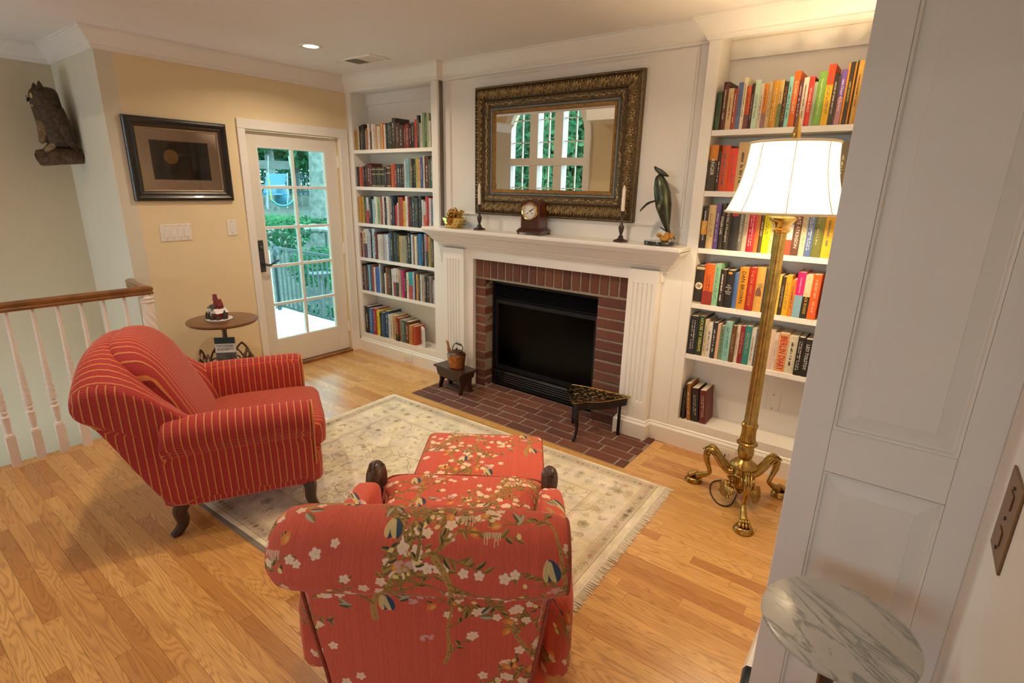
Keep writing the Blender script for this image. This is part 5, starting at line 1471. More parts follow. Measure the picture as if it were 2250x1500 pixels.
# ---------------------------------------------------------------- marble-topped stand
mtb = thing('marble_table', 'small round marble-topped stand at the corner of the panelled wall', 'side table', (.015, 1.272, 0))
MB().lathe([(0, .632), (.150, .632), (.160, .636), (.164, .642), (.163, .648), (.156, .652), (0, .652)], 56).build('marble_top', 'marble', mtb, smooth=True)
MB().lathe([(.06, .62), (.13, .622), (.13, .6315), (.06, .6315)], 32).build('apron', 'dark_wood', mtb, smooth=True)
MB().lathe([(.022, .10), (.026, .16), (.018, .25), (.014, .40), (.017, .52), (.03, .60), (.06, .62)], 20, flute=lambda a, z: .06*math.cos(8*a)).build('column', 'dark_wood', mtb, smooth=True)
for k in range(3):
    a = 2*PI*k/3+.5
    q = MB(); q.tube([tuple(p) for p in spline([(.015*math.cos(a), .015*math.sin(a), .16), (.08*math.cos(a), .08*math.sin(a), .12), (.13*math.cos(a), .13*math.sin(a), .035), (.155*math.cos(a), .155*math.sin(a), .013)], 4)], [.018]*8+[.013]*5, 8)
    q.build('foot', 'dark_wood', mtb, smooth=True)

# ---------------------------------------------------------------- brass floor lamp
LX, LY = -.525, 2.77
lp = thing('floor_lamp', 'tall brass floor lamp with a cream bell shade and three paw feet', 'floor lamp', (LX, LY, 0))
fl = lambda a, z: .055*math.cos(14*a)
MB().lathe([(.0335, .46), (.0335, .47), (.0305, .475), (.030, .70), (.0275, 1.10), (.0255, 1.44)], 84, cap=False, flute=fl).build('fluted_column', 'brass', lp, smooth=True)
MB().lathe([(.030, 1.44), (.036, 1.445), (.038, 1.455), (.030, 1.462), (.034, 1.474), (.050, 1.490), (.058, 1.500), (.058, 1.510), (.050, 1.514), (.030, 1.516), (.012, 1.52), (.012, 1.62), (0, 1.62)], 32).build('capital', 'brass_bright', lp, smooth=True)
MB().lathe([(.034, .36), (.038, .37), (.0345, .40), (.0335, .43), (.038, .452), (.0395, .460), (.0335, .468)], 72, cap=False, flute=lambda a, z: .05*math.cos(18*a)).build('leaf_collar', 'brass', lp, smooth=True)
q = MB().lathe([(.036, .342), (.046, .348), (.046, .356), (.036, .362)], 48, cap=False)
for k in range(22): q.ball((.047*math.cos(2*PI*k/22), .047*math.sin(2*PI*k/22), .352), .0062, 6, 4)
q.build('beaded_ring', 'brass', lp, smooth=True)
MB().lathe([(.026, .262), (.036, .275), (.041, .30), (.040, .322), (.034, .338), (.036, .343)], 32, cap=False).build('urn', 'brass', lp, smooth=True)
MB().lathe([(.042, .207), (.056, .210), (.064, .219), (.061, .233), (.049, .247), (.036, .259), (.027, .266)], 96, cap=False, flute=lambda a, z: .05*abs(math.cos(12*a)) if z < .245 else 0).build('gadroon_dish', 'brass', lp, smooth=True)
MB().lathe([(.026, .085), (.034, .095), (.037, .12), (.038, .15), (.042, .165), (.038, .17), (.038, .205), (.042, .208)], 36, flute=lambda a, z: .05*math.cos(12*a) if .1 < z < .16 else 0).build('hub', 'brass', lp, smooth=True)
MB().lathe([(0, .05), (.012, .055), (.02, .07), (.03, .086)], 16).build('pendant', 'brass', lp, smooth=True)
def lamp_leg():
    q = MB()
    pts = spline([(.040, 0, .165), (.075, 0, .155), (.120, 0, .185), (.165, 0, .228), (.195, 0, .232), (.212, 0, .205), (.208, 0, .165), (.190, 0, .125), (.182, 0, .098), (.200, 0, .078), (.228, 0, .058), (.252, 0, .042)], 4)
    rad = []
    m_ = len(pts)
    for i in range(m_):
        t_ = i/(m_-1)
        rad.append(.017+.006*math.sin(PI*min(1, t_/.5)) if t_ < .5 else max(.012, .019-.016*(t_-.5)/.3) if t_ < .8 else .013+.008*(t_-.8)/.2)
    q.tube([tuple(p) for p in pts], rad, 12)
    return q
def lamp_paw():
    q = MB().lathe([(0, .001), (.046, .001), (.048, .007), (.043, .012), (.045, .018), (.041, .025), (.034, .030), (0, .031)], 28, (.272, 0))
    for k in range(-1, 3):
        yy = (k-.5)*.015
        q.ball((.292-.004*abs(k-.5), yy, .042), (.018, .0085, .013), 8, 6); q.ball((.272, yy*.8, .052), (.016, .009, .012), 8, 6)
    return q
def lamp_shell():
    """pierced leaf fan between two legs"""
    q = MB()
    for k in range(11):
        a = R(-75+15*k); L_ = .082 if 2 < k < 8 else .066
        c0 = (.062+.02*math.cos(a)*.4, .03*math.sin(a), .115)
        tip = (.068+.030*math.cos(a), L_*math.sin(a)*.95, .115-L_*math.cos(a)*.85)
        mid1 = tuple(c0[i]*.5+tip[i]*.5 for i in range(3))
        q.tube([c0, (mid1[0]+.006, mid1[1]-.006, mid1[2]), (tip[0], tip[1]-.005, tip[2]), tip, (tip[0], tip[1]+.005, tip[2]), (mid1[0]+.006, mid1[1]+.006, mid1[2]), c0], .0034, 6)
    q.ball((.072, 0, .115), (.012, .014, .016), 8, 6)
    return q
mleg = lamp_leg().mesh('leg', 'brass', True); mpaw = lamp_paw().mesh('paw_foot', 'brass', True); msh = lamp_shell().mesh('leaf_fan', 'brass', True)
scr = MB()
for s_ in (-1, 1):
    scr.tube([tuple(p) for p in spline([(.150, s_*.026, .222), (.180, s_*.030, .245), (.205, s_*.029, .232), (.202, s_*.030, .205), (.182, s_*.031, .203), (.178, s_*.031, .220), (.190, s_*.031, .224)], 4)], .0035, 6)
for k in range(3): scr.tube([tuple(p) for p in spline([(.07, (k-1)*.012, .182), (.12, (k-1)*.012, .213), (.17, (k-1)*.012, .256), (.20, (k-1)*.012, .258), (.233, (k-1)*.010, .225)], 4)], .004, 6)
mscr = scr.mesh('scroll_relief', 'brass', True)
for a in (-70, 167, 52):
    lo = share('leg', mleg, lp, rot=(0, 0, R(a))); share('paw_foot', mpaw, lo); share('scroll_relief', mscr, lo)
for a in (-132, 108, -10): share('leaf_fan', msh, lp, rot=(0, 0, R(a)))
# shade
NP = 8
prof = [(.180, 1.838), (.181, 1.822), (.183, 1.79), (.188, 1.74), (.197, 1.69), (.210, 1.64), (.227, 1.59), (.246, 1.545), (.254, 1.530)]
def bell(r, z, j, n=64):
    a = 2*PI*j/n
    k = 1-.014*(abs(math.cos(NP/2*a))**8)
    return (r*math.cos(a), r*math.sin(a), z)
q = MB(); q.loft([[bell(r_, z, j) for j in range(64)] for r_, z in prof], True, False)
shd = q.build('shade', 'shade_silk', lp, smooth=True)
for k in range(NP):
    a = 2*PI*k/NP+.22
    MB().tube([((r_+.0015)*math.cos(a), (r_+.0015)*math.sin(a), z) for r_, z in prof], .0022, 6).build('shade_rib', 'shade_trim', shd)
for r_, z in ((.182, 1.836), (.255, 1.532)):
    MB().tube([(r_*math.cos(2*PI*k/64), r_*math.sin(2*PI*k/64), z) for k in range(65)], .0055, 8, False).build('shade_band', 'shade_trim', shd, smooth=True)
q = MB().lathe([(.004, 1.60), (.004, 1.835), (.020, 1.84), (.021, 1.85), (.017, 1.87), (.012, 1.90), (.008, 1.93), (.004, 1.955), (0, 1.962)], 16, flute=lambda a, z: .1*math.cos(6*a) if z > 1.85 else 0)
for k in range(3):
    a = 2*PI*k/3; q.tube([(0, 0, 1.832), (.18*math.cos(a), .18*math.sin(a), 1.832)], .0018, 5)
q.build('finial', 'brass_bright', lp, smooth=True)
mb_, nt, b = newmat('bulb_glow'); b.inputs['Emission Color'].default_value = (1, .82, .55, 1); b.inputs['Emission Strength'].default_value = 25.0
for s_ in (-1, 1):
    bo = MB().ball((s_*.055, 0, 1.665), (.026, .026, .034), 12, 8).build('bulb', 'bulb_glow', lp, smooth=True)
    MB().tube([(0, 0, 1.60), (s_*.05, 0, 1.625)], .008, 8).build('socket', 'brass', bo, smooth=True)
    l = bpy.data.lights.new('bulb_light', 'POINT'); l.energy = LAMP_POWER/2; l.color = LAMPCOL; l.shadow_soft_size = .036
    lo = bpy.data.objects.new('bulb_light', l); col.objects.link(lo); lo.parent = lp; lo.location = (s_*.055, 0, 1.665)
cd = MB().tube([tuple(p) for p in spline([(LX-.02, LY+.05, .012), (LX-.02, LY-.07, .006), (LX-.07, LY-.10, .005), (LX-.14, LY-.02, .005), (LX-.17, LY+.10, .005), (LX-.12, LY+.17, .006), (LX-.06, LY+.18, .01), (LX-.10, LY+.30, .006), (-.70, 3.10, .006), (-.715, 3.155, .03), (-.715, 3.167, .056)], 6)], .0035, 6).build('lamp_cord', 'black_cord', smooth=True)
tag(cd, 'thin black lamp cord looped on the oak floor behind the lamp feet', 'cord')
# ---------------------------------------------------------------- mirror
mr = thing('wall_mirror', 'large wall mirror in an ornate antique gilt frame above the mantel', 'mirror', (-2.160, YW, 1.868))
MWd, MHt = 1.345, .905
F3 = lambda a, b, d: (a, -d, b)
MB().frame(MWd, MHt, [(0, .001), (0, .030), (.006, .036), (.014, .036), (.018, .030), (.022, .032), (.055, .050), (.085, .046), (.094, .038), (.098, .040)], F3).build('outer_frame', 'gilt_ground', mr)
MB().frame(MWd-.196, MHt-.196, [(-.002, .038), (.006, .044), (.028, .040), (.046, .030), (.050, .024)], F3).build('inner_frame', 'gilt_ground', mr)
MB().frame(MWd-.296, MHt-.296, [(0, .024), (.004, .028), (.013, .028), (.017, .022)], F3).build('slate_slip', 'slate_moulding', mr)
MB().frame(MWd-.330, MHt-.330, [(0, .022), (.003, .026), (.022, .022), (.026, .014)], F3).build('gilt_slip', 'gilt_band', mr)
GW, GH = MWd-.378, MHt-.378
MB().box((-GW/2-.004, -.013, -GH/2-.004), (GW/2+.004, -.009, GH/2+.004)).build('glass', 'mirror_silver', mr)
def acanthus():
    q = MB()
    for k in range(7):
        a = R(-78+26*k); L_ = .034 if 0 < k < 6 else .026
        L_ *= 1.0+.25*math.cos(a)
        t_ = Vector((math.sin(a)*L_, -.004, math.cos(a)*L_*.95-.016)); b0 = Vector((math.sin(a)*.004, -.002, -.022))
        sd = Vector((math.cos(a), 0, -math.sin(a)))*.0072
        m1 = b0.lerp(t_, .62)
        q.add([b0, m1+sd+Vector((0, .001, 0)), t_, m1-sd+Vector((0, .001, 0)), m1+Vector((0, -.010, 0))], [(0, 1, 4), (1, 2, 4), (2, 3, 4), (3, 0, 4)])
    return q
def rosette():
    q = MB()
    for k in range(6):
        a = 2*PI*k/6+.3; c = Vector((math.cos(a)*.012, -.002, math.sin(a)*.012)); s1 = Vector((-math.sin(a), 0, math.cos(a)))*.006; e = Vector((math.cos(a), 0, math.sin(a)))*.010
        q.add([c-e, c+s1, c+e, c-s1, c+Vector((0, -.006, 0))], [(0, 1, 4), (1, 2, 4), (2, 3, 4), (3, 0, 4)])
    q.ball((0, -.004, 0), .005, 6, 4)
    return q
ma, mro = acanthus().mesh('acanthus_leaf', 'gilt_leaf'), rosette().mesh('rosette', 'gilt_leaf')
ofr = [c for c in mr.children if c.name.startswith('outer_frame')][0]
def along(n, L_, fn):
    for k in range(n):
        t_ = -L_/2+L_*(k+.5)/n
        a, b_, rot = fn(t_)
        share('acanthus_leaf' if k % 2 == 0 else 'rosette', ma if k % 2 == 0 else mro, ofr, (a, -.050 if k % 2 == 0 else -.049, b_), (0, rot, 0), (1.35, 1.3, 1.35))
along(25, MWd-.10, lambda t_: (t_, MHt/2-.056, 0)); along(25, MWd-.10, lambda t_: (t_, -MHt/2+.056, PI))
along(15, MHt-.20, lambda t_: (-MWd/2+.056, t_, -PI/2)); along(15, MHt-.20, lambda t_: (MWd/2-.056, t_, PI/2))
bd = MB()
for s_ in (-1, 1):
    for k in range(150): bd.ball((-MWd/2+.008+k*(MWd-.016)/149, -.037, s_*(MHt/2-.010)), .0036, 5, 4)
    for k in range(100): bd.ball((s_*(MWd/2-.010), -.037, -MHt/2+.008+k*(MHt-.016)/99), .0036, 5, 4)
o = bd.build('bead_edge', 'gilt_leaf', ofr, smooth=True, recalc=False); o['kind'] = 'stuff'
rr = random.Random(3); fo = MB()
for s_ in (-1, 1):
    for k in range(64):
        t_ = -.5+k/63; q0 = len(fo.v)
        x = t_*(MWd-.24); z = s_*(MHt/2-.122+rr.uniform(-.008, .008))
        fo.ball((x, -.040, z), (rr.uniform(.006, .014), .006, rr.uniform(.004, .009)), 6, 4)
    for k in range(42):
        t_ = -.5+k/41
        fo.ball((s_*(MWd/2-.122+rr.uniform(-.008, .008)), -.040, t_*(MHt-.24)), (rr.uniform(.004, .009), .006, rr.uniform(.006, .014)), 6, 4)
o = fo.build('foliate_band', 'gilt_leaf', [c for c in mr.children if c.name.startswith('inner_frame')][0], smooth=True, recalc=False); o['kind'] = 'stuff'

# ---------------------------------------------------------------- things on the mantel
def candlestick(x, y, label, clabel):
    o = thing('candlestick', label, 'candlestick', (x, y, ZM), group='turned dark candlesticks')
    MB().lathe([(0, .0005), (.046, .0005), (.048, .005), (.042, .012), (.028, .016), (.022, .020), (.018, .022)], 28).build('base', 'dark_wood', o, smooth=True)
    MB().lathe([(.018, .022), (.016, .028), (.0165, .034), (.009, .040), (.008, .048), (.013, .062), (.0185, .085), (.0185, .094), (.010, .106), (.0065, .120), (.0085, .126), (.0065, .130), (.007, .150)], 20).build('stem', 'dark_wood', o, smooth=True)
    MB().lathe([(.007, .150), (.012, .156), (.0085, .162), (.013, .176), (.0155, .184), (.0155, .190), (.0115, .190), (.0115, .180), (0, .180)], 20).build('cup', 'dark_wood', o, smooth=True)
    c = thing('candle', clabel, 'candle', (x, y, ZM+.1802), group='ivory candles')
    MB().lathe([(0, 0), (.0112, .0), (.0112, .03), (.0108, .135), (.0085, .15), (.003, .165), (0, .167)], 16).build('wax', 'candle_wax', c, smooth=True)
    MB().tube([(0, 0, .166), (.001, 0, .174)], .0009, 5).build('wick', 'ink', c)
candlestick(-2.716, 3.150, 'dark turned candlestick on the mantel beside the brass basket', 'ivory candle in the candlestick beside the brass basket')
candlestick(-1.520, 3.140, 'dark turned candlestick on the mantel near the whale sculpture', 'ivory candle in the candlestick near the whale sculpture')
bb = thing('brass_basket', 'shiny pierced brass basket of curled brass flowers at the door end of the mantel', 'basket', (-2.965, 3.135, ZM))
MB().lathe([(0, .0005), (.072, .0005), (.074, .006), (.070, .010), (.074, .016), (.084, .045), (.094, .072), (.097, .080), (.094, .082), (.082, .046), (.07, .018), (0, .014)], 40, flute=lambda a, z: .035*math.cos(9*a)*max(0, (z-.03)/.05)).build('pierced_bowl', 'brass_bright', bb, smooth=True)
for k in range(14):
    a = 2*PI*k/14
    for z, rr_ in ((.030, .0805), (.055, .0895)):
        MB().ball((rr_*math.cos(a+z*4), rr_*math.sin(a+z*4), z), .0042, 6, 4).build('piercing', 'ink', [c for c in bb.children if c.name.startswith('pierced_bowl')][0])
rg = random.Random(2)
for k in range(26):
    a = rg.random()*6.28; r_ = rg.uniform(.01, .075); z0 = .065; h_ = rg.uniform(.035, .085)*(1.15-r_*6)
    cx_, cy_ = r_*math.cos(a), r_*math.sin(a); ca, sa = math.cos(a*3), math.sin(a*3)
    pts = [(cx_*.6, cy_*.6, z0), (cx_*.9, cy_*.9, z0+h_*.7)]
    for j in range(14):
        t_ = j/13*5.2; rad = .016*(1-j/18)
        pts.append((cx_+rad*math.cos(t_)*ca, cy_+rad*math.cos(t_)*sa, z0+h_+rad*math.sin(t_)))
    MB().tube(pts, .0035, 5, flat=2.2).build('curled_flower', 'brass_bright', bb, smooth=True)
# clock
ck = thing('mantel_clock', 'small mahogany mantel clock with round white dial', 'clock', (-2.205, 3.150, ZM), R(6))
ck_w, ck_d = .150, .115
arch = [(-ck_w/2, .046), (ck_w/2, .046), (ck_w/2, .205)]+[(ck_w/2*math.cos(a*PI/14), .205+.036*math.sin(a*PI/14)) for a in range(1, 14)]+[(-ck_w/2, .205)]
MB().prism(arch, -ck_d/2, ck_d/2, lambda a, b, z: (a, z, b)).build('case', 'clock_side', ck, bevel=.002)
MB().prism([(a*.97, .046+(b-.046)*.985) for a, b in arch], -ck_d/2-.003, -ck_d/2-.0003, lambda a, b, z: (a, z, b)).build('front', 'clock_wood', ck)
q = MB()
for a, b_, z0, z1 in ((.098, .077, .014, .030), (.092, .072, .0305, .038), (.084, .066, .0385, .0458)): q.box((-a, -b_, z0), (a, b_, z1))
q.build('plinth', 'clock_wood', ck, bevel=.002)
for sx in (-1, 1):
    MB().box((sx*.069-.0012, -ck_d/2-.0042, .05), (sx*.069+.0012, -ck_d/2-.0031, .2)).build('inlay_line', 'inlay', ck)
    for sy in (-1, 1):
        MB().ball((sx*.088, sy*.068, .007), (.009, .009, .0068), 8, 6).build('foot', 'brass_dark', ck, smooth=True)
RX = Matrix.Rotation(PI/2, 4, 'X')
DZ = .162; DYc = -ck_d/2-.003
q = MB().lathe([(.050, 0), (.064, .0), (.064, .010), (.058, .018), (.052, .016), (.050, .006)], 40, cap=False).xf(Matrix.Translation((0, DYc, DZ)) @ RX); q.build('bezel', 'brass_bright', ck, smooth=True)
dl = MB().lathe([(0, .002), (.0515, .002), (.0515, .005), (0, .006)], 40).xf(Matrix.Translation((0, DYc, DZ)) @ RX).build('dial', 'enamel', ck, smooth=True)
for k in range(12):
    a = R(90-30*(k+1))
    text('numeral', str(k+1), dl, Matrix.Translation((.040*math.cos(a), DYc-.0068, DZ+.040*math.sin(a))) @ TU, .0125, 'ink')
for x in (-.018, .018): MB().ball((x, DYc-.006, DZ-.014), (.0045, .0012, .0045), 8, 6).build('winding_hole', 'ink', dl)
for a, L_, w_ in ((33, .036, .0018), (28, .026, .0026)):
    MB().box((-.006, -.0004, -w_), (L_, .0004, w_)).xf(Matrix.Translation((0, DYc-.0078, DZ)) @ Matrix.Rotation(-R(a), 4, 'Y')).build('hand', 'ink', dl)
# whale sculpture
wh = thing('whale_sculpture', 'bronze whale and calf sculpture on a black oval base at the end of the mantel', 'sculpture', (-1.262, 3.138, ZM))
q = MB().lathe([(0, .0005), (.088, .0005), (.090, .004), (.090, .020), (.087, .024), (0, .024)], 44); q.v = [(x*1.03, y*.85, z) for x, y, z in q.v]; q.build('base', 'black_marble', wh, smooth=True)
def whale(q, pts, rad, flat=.85): q.tube([tuple(p) for p in spline(pts, 5)], [r_ for r_ in np.interp(np.linspace(0, len(rad)-1, 5*(len(pts)-1)+1), range(len(rad)), rad)], 14)
q = MB(); whale(q, [(.058, .0, .072), (.040, 0, .110), (.026, 0, .160), (.008, 0, .230), (-.008, 0, .300), (-.022, 0, .350), (-.036, 0, .392), (-.042, 0, .408)], [.008, .016, .031, .047, .049, .042, .027, .010])
q.build('whale_body', 'whale_bronze', wh, smooth=True)
def fin(q, pts, w): q.tube([tuple(p) for p in spline(pts, 4)], [v for v in np.interp(np.linspace(0, len(w)-1, 4*(len(pts)-1)+1), range(len(w)), w)], 8, flat=.3)
q = MB(); fin(q, [(-.03, -.02, .262), (-.075, -.035, .245), (-.105, -.045, .215), (-.118, -.05, .195)], [.016, .026, .022, .008]); q.build('flipper', 'whale_bronze', wh, smooth=True)
q = MB(); fin(q, [(.0, -.04, .275), (.005, -.065, .235), (.010, -.075, .205)], [.010, .014, .006]); q.build('flipper', 'whale_bronze', wh, smooth=True)
q = MB(); fin(q, [(.058, 0, .074), (.025, -.02, .098), (.012, -.03, .108)], [.006, .014, .008]); fin(q, [(.058, 0, .074), (.080, .015, .052), (.088, .02, .040)], [.006, .013, .008]); q.build('tail_fluke', 'whale_bronze', wh, smooth=True)
MB().ball((.038, .0, .215), (.010, .006, .008), 8, 6).build('dorsal_fin', 'whale_bronze', wh, smooth=True)
q = MB(); whale(q, [(-.070, -.005, .455), (-.055, -.005, .440), (-.030, -.005, .425), (0, -.005, .410), (.022, -.005, .400)], [.004, .012, .016, .011, .003]); q.build('calf', 'whale_bronze', wh, smooth=True)
q = MB().tube([(-.042, 0, .404), (-.040, -.003, .424)], .0025, 6); q.build('calf_pin', 'brass_dark', wh)
q = MB()
for c, r_ in (((.045, .0, .050), (.020, .018, .030)), ((.020, -.005, .044), (.018, .014, .016)), ((.000, -.01, .060), (.016, .012, .013)), ((.070, .005, .058), (.014, .012, .020)), ((.050, .0, .075), (.014, .013, .012)), ((.035, -.012, .036), (.026, .022, .014))): q.ball(c, r_, 12, 8)
q.build('coral_branch', 'coral', wh, smooth=True)

# ---------------------------------------------------------------- framed moon print
def moon_image():
    W, H = 480, 320; P_ = Paint(W, H, (0.10, 0.075, 0.085), False)
    yy = np.linspace(0, 1, H)[:, None, None]
    P_.a = P_.a*(1-.25*(1-yy))+np.array((0.16, 0.10, 0.11))*np.exp(-((yy-.35)/.22)**2)*.7
    rg = random.Random(6)
    P_.ell(155, 190, 62, 62, 0, (0.62, 0.44, 0.22))
    for k in range(40): P_.ell(155+rg.gauss(0, 26), 190+rg.gauss(0, 26), rg.uniform(3, 12), rg.uniform(3, 9), rg.random()*3, (0.52, 0.35, 0.17), .35)
    P_.a[:70] = (0.015, 0.013, 0.014)
    for k in range(34):
        x = rg.uniform(0, W); h_ = rg.uniform(25, 85)*(1.35 if x > 300 or x < 60 else .9); w_ = h_*.16
        for j in range(int(h_)):
            ww = w_*(1-j/h_)*(0.75+.25*((j//6) % 2)); y_ = 62+j
            if y_ < H: P_.a[int(y_), max(0, int(x-ww)):min(W, int(x+ww)+1)] = (0.02, 0.017, 0.018)
    P_.a[18:22, 20:80] = (0.06, 0.07, 0.05)
    return P_.a
image_mat('moon_print', moon_image(), 1.0, .6, 0.0, 0.0)
pc = thing('framed_picture', 'dark-framed print of a full moon over pines on the cream wall', 'picture', (XW, 1.750, 1.755))
PWd, PHt = .672, .556
P3 = lambda a, b, d: (d, a, b)
MB().frame(PWd, PHt, [(0, .0005), (0, .022), (.006, .027), (.020, .029), (.034, .022), (.040, .020), (.044, .022)], P3).build('outer_frame', 'frame_black', pc)
MB().frame(PWd-.088, PHt-.088, [(0, .021), (.004, .024), (.018, .018), (.022, .014)], P3).build('inner_frame', 'frame_brown', pc)
MB().frame(PWd-.132, PHt-.132, [(0, .014), (.003, .0155), (.009, .012), (.010, .0085)], P3).build('gilt_lip', 'mat_lip', pc)
MB().box((.003, -PWd/2+.074, -PHt/2+.074), (.0080, PWd/2-.074, PHt/2-.074)).build('mat_board', 'mat_board', pc)
pw_, ph_ = .375, .253
q = MB(); q.box((.0081, -pw_/2-.006, -ph_/2-.006), (.0086, pw_/2+.006, ph_/2+.006)); q.build('print_border', 'ink', pc)
q = MB(); q.quad((.0090, -pw_/2, -ph_/2), (.0090, pw_/2, -ph_/2), (.0090, pw_/2, ph_/2), (.0090, -pw_/2, ph_/2), ((0, 0), (1, 0), (1, 1), (0, 1))); q.build('print', 'moon_print', pc, recalc=False)
q = MB().quad((.0110, -PWd/2+.072, -PHt/2+.072), (.0110, PWd/2-.072, -PHt/2+.072), (.0110, PWd/2-.072, PHt/2-.072), (.0110, -PWd/2+.072, PHt/2-.072)); q.build('glass', 'picture_glass', pc, recalc=False)

# ---------------------------------------------------------------- owl on a log, high in the stairwell corner
ow = thing('owl_sculpture', 'dark carved horned owl perched on a hollow log, hung in the stairwell corner', 'owl sculpture', (-4.985, YRET-.002, 1.72))
q = MB()
rings = []
prof_ = [(.10, -.085, .10, .075), (.15, -.10, .105, .085), (.22, -.115, .115, .09), (.30, -.125, .115, .09), (.36, -.135, .105, .085), (.41, -.14, .10, .085), (.455, -.14, .096, .082), (.485, -.135, .085, .07), (.50, -.13, .045, .04)]
for z, cy_, rx, ry in prof_:
    rings.append([(rx*math.cos(2*PI*j/20)-.02, cy_+ry*math.sin(2*PI*j/20), z) for j in range(20)])
q.loft(rings, True, True); body = q.build('body', 'owl_body', ow, smooth=True, subsurf=1)
q = MB().loft([[(.075*k*math.cos(2*PI*j/16)-.02, -.155-.03*math.sin(PI*k)+.055*k*math.sin(2*PI*j/16)*.6-.02, z) for j in range(16)] for z, k in ((.12, .5), (.20, .95), (.28, 1.0), (.345, .75))], True, True); q.build('breast', 'owl_breast', ow, smooth=True, subsurf=1)
for s_ in (-1, 1):
    q = MB(); q.tube([tuple(p) for p in spline([(s_*.085-.02, -.11, .36), (s_*.105-.02, -.09, .26), (s_*.085-.01, -.06, .15), (s_*.05, -.02, .03)], 4)], [.045]*5+[.04]*4+[.018]*4, 10, flat=.5); q.build('wing', 'owl_body', ow, smooth=True)
    MB().lathe([(.024, .0), (.018, .02), (.008, .045), (0, .055)], 8, (s_*.065-.02, -.165)).xf(Matrix.Translation((0, 0, .475))).build('ear_tuft', 'owl_body', ow, smooth=True)
    MB().ball((s_*.040-.02, -.216, .432), (.017, .010, .017), 12, 8).build('eye', 'owl_eye', ow, smooth=True)
    MB().ball((s_*.040-.02, -.2255, .432), (.008, .003, .008), 8, 6).build('pupil', 'ink', ow, smooth=True)
    q = MB().tube([(s_*.03-.01, -.15, .12), (s_*.035-.01, -.19, .085), (s_*.036-.01, -.205, .075)], [.022, .016, .01], 8); q.build('foot', 'owl_pale', ow, smooth=True)
MB().lathe([(.012, 0), (.008, .015), (0, .032)], 8).xf(Matrix.Translation((-.02, -.222, .418)) @ Matrix.Rotation(R(150), 4, 'X')).build('beak', 'hollow_dark', ow, smooth=True)
MB().ball((-.02, -.212, .372), (.04, .014, .010), 10, 6).build('throat', 'owl_pale', ow, smooth=True)
q = MB(); q.tube([(.03, -.0, .05), (.02, -.06, .052), (.0, -.13, .048), (-.03, -.225, .032), (-.035, -.24, .03)], [.05, .058, .06, .056, .05], 14); q.build('log', 'log_bark', ow, smooth=True)
q = MB(); q.tube([(-.03, -.232, .032), (-.0355, -.2425, .0295)], .036, 14); q.build('log_hollow', 'hollow_dark', ow, smooth=True)
q = MB(); q.tube([(.03, -.10, .06), (.09, -.09, .035), (.12, -.07, .04)], [.035, .03, .02], 10); q.build('log_stub', 'log_bark', ow, smooth=True)

# ---------------------------------------------------------------- kettle on a little stool, trivet on the hearth
stl = thing('footstool', 'small dark wooden stool with scalloped legs on the brick hearth', 'stool', (-2.830, 2.985, .0055), R(-7))
MB().box((-.178, -.088, .178), (.178, .088, .196)).build('top', 'dark_wood', stl, bevel=.004)
for s_ in (-1, 1):
    MB().prism([(-.155, .178), (.155, .178), (.135, .120), (.10, .108), (-.10, .108), (-.135, .120)], s_*.072-.006, s_*.072+.006, lambda a, b, z: (a, z, b)).build('apron', 'dark_wood', stl)
    pr = [(-.075, .178), (.075, .178), (.062, .12), (.058, .07), (.072, .02), (.070, 0), (.040, 0), (.030, .035), (.016, .062), (-.016, .062), (-.030, .035), (-.040, 0), (-.070, 0), (-.072, .02), (-.058, .07), (-.062, .12)]
    MB().prism(pr, s_*.128-.008, s_*.128+.008, lambda a, b, z: (z, a, b)).build('leg', 'dark_wood', stl, bevel=.002)
kt = thing('copper_kettle', 'small antique copper kettle with a bail handle on the dark stool', 'kettle', (-2.815, 2.985, .2015), R(-7))
MB().lathe([(0, .0005), (.058, .0005), (.064, .004), (.066, .02), (.076, .10), (.078, .108), (.074, .113)], 32).build('pot', 'copper', kt, smooth=True)
MB().lathe([(.077, .110), (.070, .122), (.050, .132), (.046, .134), (.045, .140), (.02, .146), (.008, .148), (.007, .156), (.010, .162), (0, .166)], 32).build('lid', 'copper_dark', kt, smooth=True)
q = MB(); q.tube([tuple(p) for p in spline([(-.066, 0, .055), (-.085, 0, .085), (-.098, 0, .135), (-.112, 0, .185), (-.128, 0, .196)], 4)], [.018]*4+[.014]*5+[.009]*8, 10); q.build('spout', 'copper', kt, smooth=True)
q = MB(); q.tube([tuple(p) for p in spline([(-.050, 0, .128), (-.046, 0, .160), (-.020, 0, .195), (.02, 0, .206), (.06, 0, .200), (.078, 0, .180), (.066, 0, .150), (.050, 0, .128)], 4)], .004, 7); hd_ = q.build('bail_handle', 'copper_dark', kt, smooth=True)
q = MB(); q.tube([(.0, 0, .2035), (.055, 0, .2015)], .0085, 10); q.build('grip', 'dark_wood', hd_, smooth=True)

